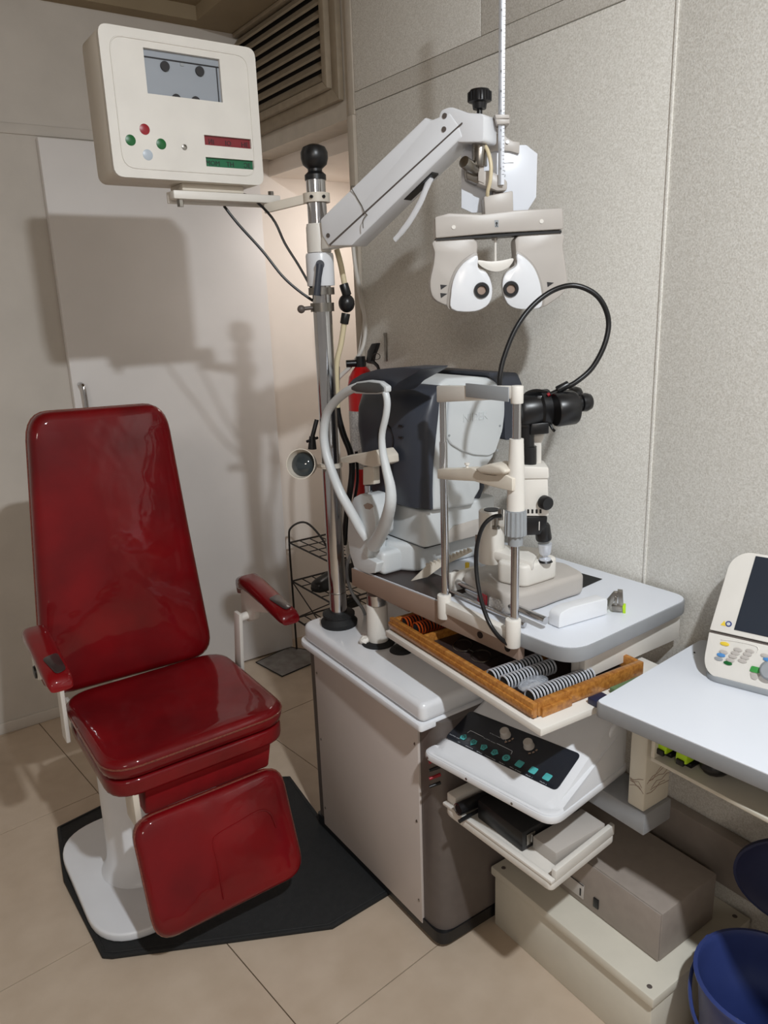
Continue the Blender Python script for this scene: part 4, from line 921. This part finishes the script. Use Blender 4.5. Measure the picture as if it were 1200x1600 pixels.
obj('stand_bridge', bx(1.045,1.12,1.535,1.60,zb0,.985,.012,4), M_lgrey, af)

# ================================================================ SLIT LAMP
sl = thing('slit_lamp','slit lamp microscope with cream chinrest frame at right end of table','slit lamp',(1.2,1.15,zt+.0002))
xp = 1.062
pL0,pL1 = X(700,955,xp),X(688,612,xp); pR0,pR1 = X(808,1004,xp),X(803,612,xp)
yL,yR = (pL0.y+pL1.y)/2,(pR0.y+pR1.y)/2
zL,zR,ztop = pL0.z,pR0.z,(pL1.z+pR1.z)/2
obj('left_post', [cyl((xp,yL,zL),(xp,yL,1.30),.0092,n=20), cyl((xp,yL,1.30),(xp,yL,ztop),.0075,n=20)], M_chrome, sl)
obj('right_post', [cyl((xp,yR,zR),(xp,yR,ztop),.0088,n=20)], M_chrome, sl)
for (yy,zz0),h0_,h1_ in (((yL,zL),X(700,966,xp).z,X(700,930,xp).z),((yR,zR),X(808,1011,xp).z,X(808,968,xp).z)):
    obj('post_foot', cyl((xp-.004,yy,h0_),(xp-.004,yy,h1_),.0165,n=24,b=.002), M_offw, sl)
zf0,zf1 = X(700,962,xp).z+.001, X(700,938,xp).z
obj('foot_bar', bx(xp-.012,xp+.010,yR,yL,zf1-.030,zf1-.002,.002), M_offw, sl)
for (yy,px) in ((yL,688),(yR,803)):
    pass
zt0,zt1 = ztop-.012,ztop+.012
obj('top_clamp', [cyl((xp,yR,X(803,630,xp).z),(xp,yR,X(803,602,xp).z),.0125,n=24,b=.002)], M_offw, sl)
obj('top_bar', hull8([(xp-.012,yL+.008,X(688,628,xp).z),(xp-.012,yR,X(803,622,xp).z),(xp-.012,yR,X(803,602,xp).z),(xp-.012,yL+.008,X(688,602,xp).z)],(.014,0,0),.003), M_offw, sl)
yb0,yb1 = X(728,610,xp-.013).y, X(795,610,xp-.013).y
obj('forehead_strap', bx(xp-.0145,xp-.0115,yb1,yb0,X(760,622,xp).z,X(760,600,xp).z,.001), M_mgrey, sl)
obj('right_sleeve', lathe([(.0088,0),(.0185,0),(.0175,.05),(.014,X(803,685,xp).z-X(803,796,xp).z),(.0088,X(803,685,xp).z-X(803,796,xp).z)],(xp,yR,X(803,796,xp).z)), M_offw, sl)
kz0,kz1 = X(805,838,xp).z,X(805,796,xp).z
obj('height_knob', [lathe([(.0088,-.018),(.015,-.018),(.016,0),(.0205,.004),(.021,.012),(.0195,kz1-kz0),(.0088,kz1-kz0)],(xp,yR,kz0))]+[cyl((xp+.020*math.cos(a),yR+.020*math.sin(a),kz0+.004),(xp+.0192*math.cos(a),yR+.0192*math.sin(a),kz1-.002),.003,n=6) for a in [k*PI/7 for k in range(14)]], M_mgrey, sl)
# chin rest
def XC(px,py,x=1.045): return X(px,py,x)
obj('chin_bar', [pp([(683,733),(700,733),(735,731),(745,735),(756,741),(772,743),(785,740),(800,748),(800,768),(770,761),(740,752),(700,750),(683,748)],(1.040,1.2,1.2),(1,0,0),0,.024,.002)], M_cream, sl)
obj('chin_cup', [pp([(742,733),(755,727),(768,724),(782,728),(792,736),(788,742),(770,742),(752,740)],(1.035,1.2,1.2),(1,0,0),-.004,.045,.006,3)], M_cream, sl)
obj('paper_pin', [cyl(X(730,733,1.05),X(730,725,1.05),.003,n=10), cyl(X(730,726,1.05),X(730,723,1.05),.0055,n=10)], M_offw, sl)
# base, rail
bz = zt+.0016
obj('base_mat', hull8([Z(866,905,zt+.0004),Z(905,895,zt+.0004),Z(941,905,zt+.0004),Z(885,930,zt+.0004)],(0,0,.0008)), M_rub, sl)
base = [Vector((1.125,1.325,0)),Vector((1.105,1.14,0)),Vector((1.19,1.125,0)),Vector((1.27,1.13,0)),Vector((1.345,1.125,0)),Vector((1.37,1.22,0)),Vector((1.30,1.30,0)),Vector((1.24,1.33,0))]
obj('base_plate', hull8([Vector((p.x,p.y,bz)) for p in rnd(base,.03)],(0,0,.052),.012,4), M_warmg, sl)
obj('sliding_body', hull8([Vector((p.x,p.y,bz+.0525)) for p in rnd([Vector((1.14,1.22,0)),Vector((1.16,1.145,0)),Vector((1.27,1.145,0)),Vector((1.27,1.24,0))],.02)],(0,0,.052),.008,3), M_offw, sl)
obj('rail_rod', cyl((1.125,1.335,bz+.022),(1.118,1.04,bz+.022),.0085,n=20), M_chrome, sl)
obj('front_rod', cyl((1.098,1.325,bz+.008),(1.092,1.075,bz+.008),.0055,n=16), M_chrome, sl)
obj('rail_wheel', cyl((1.13,1.338,bz+.03),(1.128,1.352,bz+.03),.019,n=24,b=.002), M_post, sl)
obj('rail_cover', [hull8([Vector((1.105,1.335,bz)),Vector((1.105,1.335,bz+.048)),Vector((1.2,1.335,bz+.048)),Vector((1.2,1.335,bz))],(0,.012,0),.003)], M_offw, sl)
ecv = [Z(858,976,bz),Z(938,945,bz)]
e0,e1 = Vector((1.148,1.060,bz)),Vector((1.285,1.045,bz))
obj('rail_end_cover', hull8(rnd([e0,e0+Vector((0,0,.032)),e0+Vector((.03,0,.038)),e1+Vector((0,0,.038)),e1],[.002,.01,.01,.008,.002]),(0,-.030,0),.004,3), M_white, sl)
# toothed cream rack strip lying over the rail
tz = [Z(650,905,.925),Z(672,880,.955)]
r0_,r1_ = Vector((1.115,1.455,.925)),Vector((1.125,1.405,.975))
rs0, rs1 = N(643,908,(1.1,1.45)), N(668,884,(1.12,1.42)); rs2 = N(738,858,(1.24,1.38))
obj('toothed_guard', [hull8([rs0,rs1,rs2,rs2+Vector((0,0,-.007)),N(688,887,(1.15,1.40)),N(668,902,(1.12,1.43))],(0,.004,0),.001)]+[bx(rs1.x+(rs2.x-rs1.x)*k/12,rs1.x+(rs2.x-rs1.x)*k/12+.005,rs1.y+(rs2.y-rs1.y)*k/12-.003,rs1.y+(rs2.y-rs1.y)*k/12+.007,rs1.z+(rs2.z-rs1.z)*k/12-.003,rs1.z+(rs2.z-rs1.z)*k/12+.005) for k in range(12)], M_cream, sl)
q = Z(730,885,bz+.05); obj('amber_marker', bx(q.x-.004,q.x+.004,q.y-.004,q.y+.004,bz+.040,bz+.060,.001), M_ykey, sl)
obj('warning_sticker', [hull8([Vector((1.1035,1.235,bz+.012)),Vector((1.1028,1.205,bz+.010)),Vector((1.1028,1.205,bz+.032)),Vector((1.1035,1.235,bz+.034))],(-.0035,0,0))], M_lcdr, sl)
obj('paper_sticker', [hull8([Vector((1.1025,1.195,bz+.012)),Vector((1.1015,1.155,bz+.004)),Vector((1.1010,1.148,bz+.022)),Vector((1.1018,1.165,bz+.036)),Vector((1.1022,1.192,bz+.034))],(-.005,0,0))], M_label, sl)
# cream drum pillar left
q = N(766,860,(1.17,1.24)); dzc = Z(766,875,bz+.05)
dc = Vector((1.165,1.265,0))
d0 = N(768,870,dc); d1 = N(768,797,dc)
obj('pivot_drum', [cyl((d0.x,d0.y,d0.z-.012),(d0.x,d0.y,d1.z),.030,n=32,b=.003)], M_offw, sl)
obj('drum_top', cyl((d0.x,d0.y,d1.z),(d0.x,d0.y,d1.z+.002),.018,n=24), M_black, sl)
obj('drum_knob', cyl((d0.x-.03,d0.y+.022,(d0.z+d1.z)/2-.012),(d0.x-.015,d0.y+.012,(d0.z+d1.z)/2-.012),.010,n=16), M_taupe, sl)
ctr = Vector((1.215,1.155,0))
obj('pivot_arm', [hull8([Vector((d0.x-.02,d0.y,d1.z-.004)),Vector((d0.x+.02,d0.y+.01,d1.z-.004)),Vector((1.25,1.18,d1.z-.004)),Vector((1.20,1.14,d1.z-.004))],(0,0,-.028),.004), hull8([Vector((d0.x-.02,d0.y-.01,bz+.10)),Vector((d0.x+.02,d0.y+.02,bz+.10)),Vector((1.27,1.2,bz+.09)),Vector((1.18,1.14,bz+.09))],(0,0,.022),.005)], M_offw, sl)
obj('adjust_screw', [cyl(N(775,825,(1.18,1.2)),N(775,805,(1.18,1.2)),.004,n=10), cyl(N(775,826,(1.18,1.2)),N(775,822,(1.18,1.2)),.009,n=14), cyl(N(782,812,(1.16,1.2)),N(782,795,(1.16,1.2)),.006,n=12)], M_steel, sl)
# microscope column housing (cream) — plane facing the room
LP = Vector((1.20,1.15,1.2)); ln = Vector((-.62,-.78,0)).normalized()
def S(px,d0,d1,b=.003,**k): return pp(px,LP,ln,d0,d1,b,**k)
def SP(px,py,d=0): return PLN(px,py,LP,ln)+ln*d
obj('lamp_housing', [S([(812,735),(855,735),(857,805),(812,805)],-.06,.01,.004), S([(812,726),(856,728),(857,746),(812,747)],-.064,.014,.004)], M_offw, sl)
obj('vent_slot', [S([(x,794),(x+3,794),(x+3,800),(x,800)],.010,.0112,0) for x in (817,823,829.5,836,842)], M_black, sl)
obj('lower_housing', [S([(812,806),(855,806),(854,820),(843,835),(812,836)],-.055,.006,.003)], M_black, sl)
q = SP(847,782,.010); obj('side_knob', lathe([(0,.022),(.013,.022),(.015,.019),(.0155,.004),(.012,0),(0,0)],q,(ln+Vector((.4,-.1,.0))).normalized()), M_black, sl)
obj('lens_tower', [cyl(SP(826,730,-.02),SP(826,700,-.02),.0195,n=24), cyl(SP(825,700,-.02),SP(823,655,-.02),.0165,n=24), S([(812,650),(829,650),(826,668),(812,668)],-.04,0,.002)], M_black, sl)
obj('tower_bracket', [S([(838,680),(854,680),(852,690),(849,696),(849,728),(841,728),(841,702),(832,705),(830,695)],-.045,-.03,.002)], M_offw, sl)
# microscope head, axis pointing to the right and away
ha0, ha1 = SP(812,640,-.02), SP(862,636,-.02)
axd = (SP(920,630,-.04)-SP(812,640,-.0)).normalized()
obj('objective_body', [lathe([(0,-.004),(.031,-.004),(.036,.004),(.036,.040),(.041,.045),(.041,.066),(.034,.07),(0,.07)],SP(813,645,-.02),axd,32)], M_black, sl)
obj('magnifier_drum', [lathe([(0,0),(.034,0),(.036,.004),(.036,.042),(.034,.046),(.0,.046)],SP(866,640,.006),axd,32)], M_black, sl)
obj('binocular_housing', S([(838,618),(862,618),(866,632),(858,672),(836,678),(830,650)],-.06,-.006,.006), M_black, sl)
obj('eyepiece', [lathe([(0,0),(.015,0),(.016,.008),(.0145,.012),(.0145,.022),(.019,.024),(.020,.034),(.0165,.044),(.0135,.046),(.012,.040),(0,.040)],SP(893,632,-.006),axd,24)], M_black, sl)
obj('eyepiece', [lathe([(0,0),(.015,0),(.016,.008),(.0145,.012),(.0145,.022),(.019,.024),(.020,.034),(.0165,.044),(.0135,.046),(.012,.040),(0,.040)],SP(884,626,-.06),axd,24)], M_black, sl)
obj('mount_foot', [S([(830,662),(858,660),(858,678),(828,680)],-.045,.0,.003), tube([SP(860,662,-.02),SP(864,671,-.01),SP(868,675,-.01)],.003,8)], M_black, sl)
obj('top_arch', tube(smooth([SP(820,628,-.02),SP(826,618,-.02),SP(840,614,-.02),SP(856,617,-.02)],4,False),.006,10,flat=(1.6,.6)), M_black, sl)
obj('red_mark', cyl(SP(856,618,-.006),SP(860,616,-.006),.004,n=10), M_bred, sl)
# joystick
jb = SP(853,878,-.01)
obj('joystick', [lathe([(0,0),(.013,0),(.013,.006),(.006,.008),(.006,.014),(.011,.016),(.013,.020),(.016,.042),(.0,.042)],SP(853,879,-.012),(-.05,0,1),24)], M_rim, sl)
obj('joystick_grip', [lathe([(0,.0),(.0165,0),(.018,.004),(.0165,.034),(.014,.038),(0,.038)],SP(851,846,-.012),(-.12,.03,1),24)], M_black, sl)
obj('joystick_boot', lathe([(0,.004),(.014,.004),(.017,0)],SP(853,880,-.012),(0,0,1),24), M_black, sl)

# fibre / power cables
obj('fibre_cable', stube([N(781,608,(1.13,1.20)),N(781,590,(1.13,1.2)),N(787,560,(1.14,1.2)),N(805,515,(1.17,1.19)),N(830,480,(1.2,1.18)),N(862,455,(1.25,1.15)),N(895,446,(1.28,1.12)),N(925,456,(1.30,1.1)),N(943,476,(1.31,1.09)),N(951,505,(1.31,1.09)),N(944,540,(1.3,1.09)),N(925,575,(1.28,1.1)),N(900,597,(1.26,1.11)),N(882,606,(1.25,1.12)),SP(862,617,-.01)],.0055,6,12), M_black, label='thick black fibre cable arching high over the slit lamp microscope', cat='cable')
cc = N(881,605,(1.25,1.12)); 
obj('cable_collar', cyl(cc+Vector((-.012,.008,-.006)),cc+Vector((.008,-.006,.006)),.0085,n=14,b=.001), M_black, label='short black collar on the fibre cable near microscope', cat='collar')
obj('power_cable', stube([N(783,806,(1.08,1.16)),N(770,808,(1.06,1.17)),N(755,822,(1.045,1.18)),N(746,850,(1.035,1.19)),N(744,885,(1.03,1.19)),N(750,930,(1.025,1.17)),N(763,970,(1.02,1.15)),N(778,993,(1.02,1.12)),N(793,1006,(1.03,1.09)),N(800,1008,(1.04,1.08))],.0048,6,10), M_black, label='black power cable looping in front of the slit lamp base', cat='cable')

# ================================================================ BOXES ON FLOOR
wbx = thing('floor_cabinet','low long cream cabinet on the floor beneath the desk','cabinet',(1.33,.98,0))
obj('body', bx(1.156,1.505,.752,1.232,.0,.155,.002), M_wbox, wbx)
obj('lid', bx(1.148,1.513,.744,1.24,.155,.18,.004), M_wbox, wbx)
for x,y in ((1.17,.77),(1.49,.77),(1.17,1.215)): obj('lid_screw', lathe([(0,.0015),(.005,.001),(.006,0)],(x,y,.18),(0,0,1),12), M_post, wbx)
obj('corner_clip', bx(1.148,1.156,.742,.745,.09,.10,.001), M_offw, wbx)
gb = thing('equipment_case','grey metal equipment case with disk slot on top of cream floor cabinet','case',(1.34,1.0,.18))
obj('case_shell', bx(1.238,1.44,.795,1.19,.1805,.308,.004), M_gbox, gb)
obj('front_bezel', bx(1.234,1.238,.797,1.188,.183,.306,.001), M_gbox, gb)
f0,f1_ = X(865,1365,1.234),X(914,1400,1.234)
obj('drive_slot', [bx(1.2315,1.234,1.005,1.11,.198,.238,.001)], M_warmg, gb)
obj('slot_line', [bx(1.2305,1.2316,1.005,1.11,.2372,.239), bx(1.2305,1.2316,1.012,1.016,.205,.225)], M_ink, gb)
obj('rocker_switch', bx(1.2305,1.234,.960,.975,.202,.228,.001), M_black, gb)

# ================================================================ BIN WITH RAISED LID
bc = Vector((1.269,.584,0)); rb=.126; hb=.292
bn = thing('waste_bin','blue plastic waste bin with raised round lid in bottom right corner','bin',(bc.x,bc.y,0))
obj('bucket', lathe([(0,.0),(.092,.0),(.097,.006),(rb-.004,hb-.01),(rb+.004,hb-.006),(rb+.005,hb),(rb-.003,hb+.002),(rb-.008,hb-.008),(.092,.01),(0,.008)],(bc.x,bc.y,0),(0,0,1),48), M_blue, bn)
obj('carry_handle', [stube([bc+Vector((.03,rb+.006,hb-.02)),bc+Vector((-.06,rb*.93,hb-.035)),bc+Vector((-.125,rb*.55,hb-.06)),bc+Vector((-.150,0,hb-.075)),bc+Vector((-.125,-rb*.55,hb-.06)),bc+Vector((-.06,-rb*.93,hb-.035)),bc+Vector((.03,-rb-.006,hb-.02))],.004,6,8)], M_blue, bn)
obj('handle_boss', [cyl((bc.x+.02,bc.y+rb-.008,hb-.02),(bc.x+.02,bc.y+rb+.012,hb-.02),.010,n=14), cyl((bc.x+.02,bc.y-rb+.008,hb-.02),(bc.x+.02,bc.y-rb-.012,hb-.02),.010,n=14)], M_blue, bn)
ln_ = Vector((math.cos(.308)*math.cos(.406),math.cos(.308)*math.sin(.406),math.sin(.308))); lcn = Vector((1.386,.566,.463))
obj('raised_lid', lathe([(0,.018),(.09,.014),(.13,.004),(.1445,-.008),(.1455,-.016),(.140,-.016),(.128,-.002),(.09,.008),(0,.012)],lcn,ln_,48), M_seatb, bn)
obj('hinge', bx(1.385,1.412,.565,.625,hb-.02,.345,.004), M_blue, bn)
def crumple(c,r,sc,seed):
    b = ball(c,r,sc,14,9); g = random.Random(seed)
    for v in b.verts: v.co += Vector((g.uniform(-1,1),g.uniform(-1,1),g.uniform(-1,1)))*r*.13
    return b
obj('tissue', crumple((bc.x-.01,bc.y-.03,.10),.07,(1,.9,.9),1), M_lam, label='crumpled white tissue inside the blue waste bin', cat='tissue', ang=15)
obj('plastic_wrapper', crumple((bc.x-.005,bc.y+.045,.10),.045,(1,.7,.8),2), M_film, label='crumpled clear wrapper in blue bin beside the tissue', cat='wrapper', ang=15)

# ================================================================ FLOOR MAT
mt = [Z(160,1499,.0),Z(175,1500,0),Z(520,1453,.0),Z(624,1390,.0),Vector((1.0,1.87,0)),Vector((1.03,2.14,0)),Vector((.62,2.42,0)),Vector((.30,2.36,0)),Z(96,1352,0),Z(100,1380,0)]
for p in mt: p.z = 0.0004
mt_ = thing('floor_mat','black angular rubber mat on the floor under the examination chair','mat',(.6,1.8,.0004))
obj('mat', hull8(mt,(0,0,.012),.003), M_rub, mt_)
obj('raised_edge', tube([p+Vector((0,0,.0125)) for p in inset(mt,.012)],.0022,6,True), M_rub, mt_)

# ================================================================ EXAMINATION CHAIR
ch = thing('examination_chair','red vinyl examination chair with tall back, clear film covers and footrest','chair',(.55,1.95,.013))
zb = .0128
bpl = rnd([(.275,1.735),(.60,1.70),(.80,1.80),(.80,2.20),(.66,2.30),(.36,2.30),(.27,2.20)],[.13,.1,.1,.08,.08,.08,.08],8)
obj('base_plate', prism([(p.x,p.y) for p in rnd([Vector((.275,1.735,0)),Vector((.80,1.735,0)),Vector((.80,2.28,0)),Vector((.275,2.28,0))],.15,10)],zb,zb+.026,.006,3), M_white, ch)
cc_ = (.462,2.0)
obj('pedestal', lathe([(0,0),(.112,0),(.108,.008),(.098,.022),(.092,.05),(.089,.10),(.086,.40),(0,.40)],(cc_[0],cc_[1],zb+.0262),(0,0,1),48), M_white, ch)
SX0,SX1,SY0,SY1 = .337,.830,1.690,2.155
sw_, sd_ = SX1-SX0, SY1-SY0; cxs, cys = (SX0+SX1)/2,(SY0+SY1)/2
mtx = Matrix.Translation((cxs,cys,.558))
bm,l1,l2 = cushion(sw_,sd_,.052,.085,-.012,mtx,edge=.022)
obj('seat_cushion', bm, M_red, ch, ang=80)
obj('film_piping', tube([p+Vector((0,0,-.018)) for p in l1],.0026,6,True), M_pipe, ch)
bm,l1b,_ = cushion(sw_-.012,sd_-.01,.045,.08,0,Matrix.Translation((cxs,cys,.503)),edge=.01)
obj('seat_band', bm, M_red, ch, ang=80)
obj('under_pan', bx(cxs-.17,cxs+.17,cys-.17,cys+.17,.435,.457,.006), M_black, ch)
obj('skirt', hull8([(.43,1.725,.46),(.785,1.725,.46),(.785,1.76,.35),(.43,1.76,.35)],(0,.10,0),.01), M_redf, ch)
# backrest
tlt = R(5.5); hgt = .80
bw = .505
ctr_ = Vector((.562,2.140,.550))+Vector((0,math.sin(tlt),math.cos(tlt)))*(hgt/2)
rot = Matrix.Rotation(R(1.5),4,'Y')@Matrix.Rotation(R(90)-tlt,4,'X')
mtx = Matrix.Translation(ctr_)@rot
def tpr(v): 
    t = (v+1)/2; return 1.0-.25*max(0,min(1,t))**1.15
bm,l1,l2 = cushion(bw,hgt,.085,.075,.012,mtx,taper=tpr,edge=.030)
obj('backrest', bm, M_red, ch, ang=80)
nb = (mtx.to_3x3()@Vector((0,0,1)))
obj('film_piping', tube([p-nb*.052 for p in l1],.0025,6,True), M_pipe, ch)
obj('back_shell', cushion(bw-.02,hgt-.02,.03,.07,0,Matrix.Translation(ctr_-nb*.086)@rot,taper=tpr,edge=.008)[0], M_offw, ch, ang=80)
for x_ in (.36,.80): obj('back_hinge', bx(x_-.006,x_+.006,2.12,2.19,.44,.53,.004), M_offw, ch)
# footrest
ft = Vector((.577,1.665,.408)); fbt = Vector((.577,1.560,.132)); fm = (ft+fbt)/2; fh = (ft-fbt).length; tf = math.atan2(ft.y-fbt.y, ft.z-fbt.z)
mtf = Matrix.Translation(fm)@Matrix.Rotation(R(90)-tf,4,'X')
bm,l1,l2 = cushion(.405,fh,.062,.055,.004,mtf,edge=.020)
obj('footrest', bm, M_red, ch, ang=80)
nf = (mtf.to_3x3()@Vector((0,0,1)))
obj('film_piping', tube([p-nf*.020 for p in l1],.003,6,True), M_pipe, ch)
def FP(u,v,d=.0065): return mtf@Vector((u*.405/2,v*fh/2,d-.003))
obj('film_crease', stube([FP(-.15,-.75),FP(-.13,-.1),FP(-.13,.18),FP(-.06,.30),FP(.25,.36),FP(.55,.40),FP(.68,.28),FP(.72,0)],.0022,5,6), M_red, ch)
obj('footrest_back', cushion(.385,fh-.02,.012,.05,0,Matrix.Translation(fm-nf*.064)@Matrix.Rotation(R(90)-tf,4,'X'),edge=.004)[0], M_offw, ch, ang=80)
for x_ in (.40,): obj('footrest_hinge', bx(x_-.008,x_+.008,1.70,1.78,.36,.47,.003), M_cream, ch)
# armrests
for s in (-1,1):
    xc = .588+s*.303
    bm = bmesh.new(); rings = []
    for y,z,hw,hh in ((2.085,.765,.020,.014),(2.07,.791,.028,.022),(2.03,.803,.031,.024),(1.98,.800,.031,.021),(1.90,.788,.031,.019),(1.84,.777,.031,.018),(1.79,.769,.030,.017),(1.77,.764,.026,.012)):
        rings.append([bm.verts.new((xc+hw*math.copysign(abs(math.cos(a))**.6,math.cos(a)),y,z+hh*math.copysign(abs(math.sin(a))**.6,math.sin(a)))) for a in [k*PI/9 for k in range(18)]])
    for a,b_ in zip(rings,rings[1:]):
        for k in range(18): bm.faces.new((a[k],a[(k+1)%18],b_[(k+1)%18],b_[k]))
    bm.faces.new(rings[0]); bm.faces.new(rings[-1][::-1]); bmesh.ops.recalc_face_normals(bm,faces=bm.faces)
    pd = obj('arm_pad', bm, M_red, ch, ang=80)
    wr = [Vector((xc-.018,1.87,.8005)),Vector((xc+.020,1.88,.8025)),Vector((xc+.022,1.80,.7885)),Vector((xc-.004,1.79,.7875))]
    obj('worn_patch', hull8(rnd(wr,.012,4),(0,0,.0022),.0008), M_worn, pd)
    obj('arm_bracket', hull8([(xc-.012,2.078,.77),(xc-.012,2.03,.785),(xc-.012,1.86,.765),(xc-.012,1.90,.745),(xc-.012,1.99,.72),(xc-.012,2.00,.69),(xc-.012,2.045,.67),(xc-.012,2.085,.69)],(.024,0,0),.004), M_offw, ch)
    obj('pivot_knob', lathe([(0,.006),(.016,.005),(.018,0)],(xc+s*.012,2.045,.695),(s,0,0)), M_black, ch)
    xi = .588+s*.262
    obj('arm_post', hull8([(xi-.006,2.02,.71),(xi-.006,2.06,.71),(xi-.006,2.10,.46),(xi-.006,2.05,.46)],(.012,0,0),.003), M_offw, ch)
    obj('arm_pivot', cyl((xi,2.04,.69),(xc,2.04,.695),.013,n=18), M_offw, ch)

# small extras round the pole foot
obj('grey_side_cable', stube([X(552,860,1.14),X(543,880,1.12),X(543,905,1.12),X(552,930,1.12),X(566,950,1.14),X(572,965,1.16)],.005,6,8), M_mgrey, label='grey cable hanging in a loop off the left end of the instrument table', cat='cable')
obj('rag', crumple(tuple(Z(570,1000,.712)),.018,(.8,.9,.62),5), M_offw, label='small crumpled off white rag on cabinet top between pole and lift column', cat='rag', ang=15)
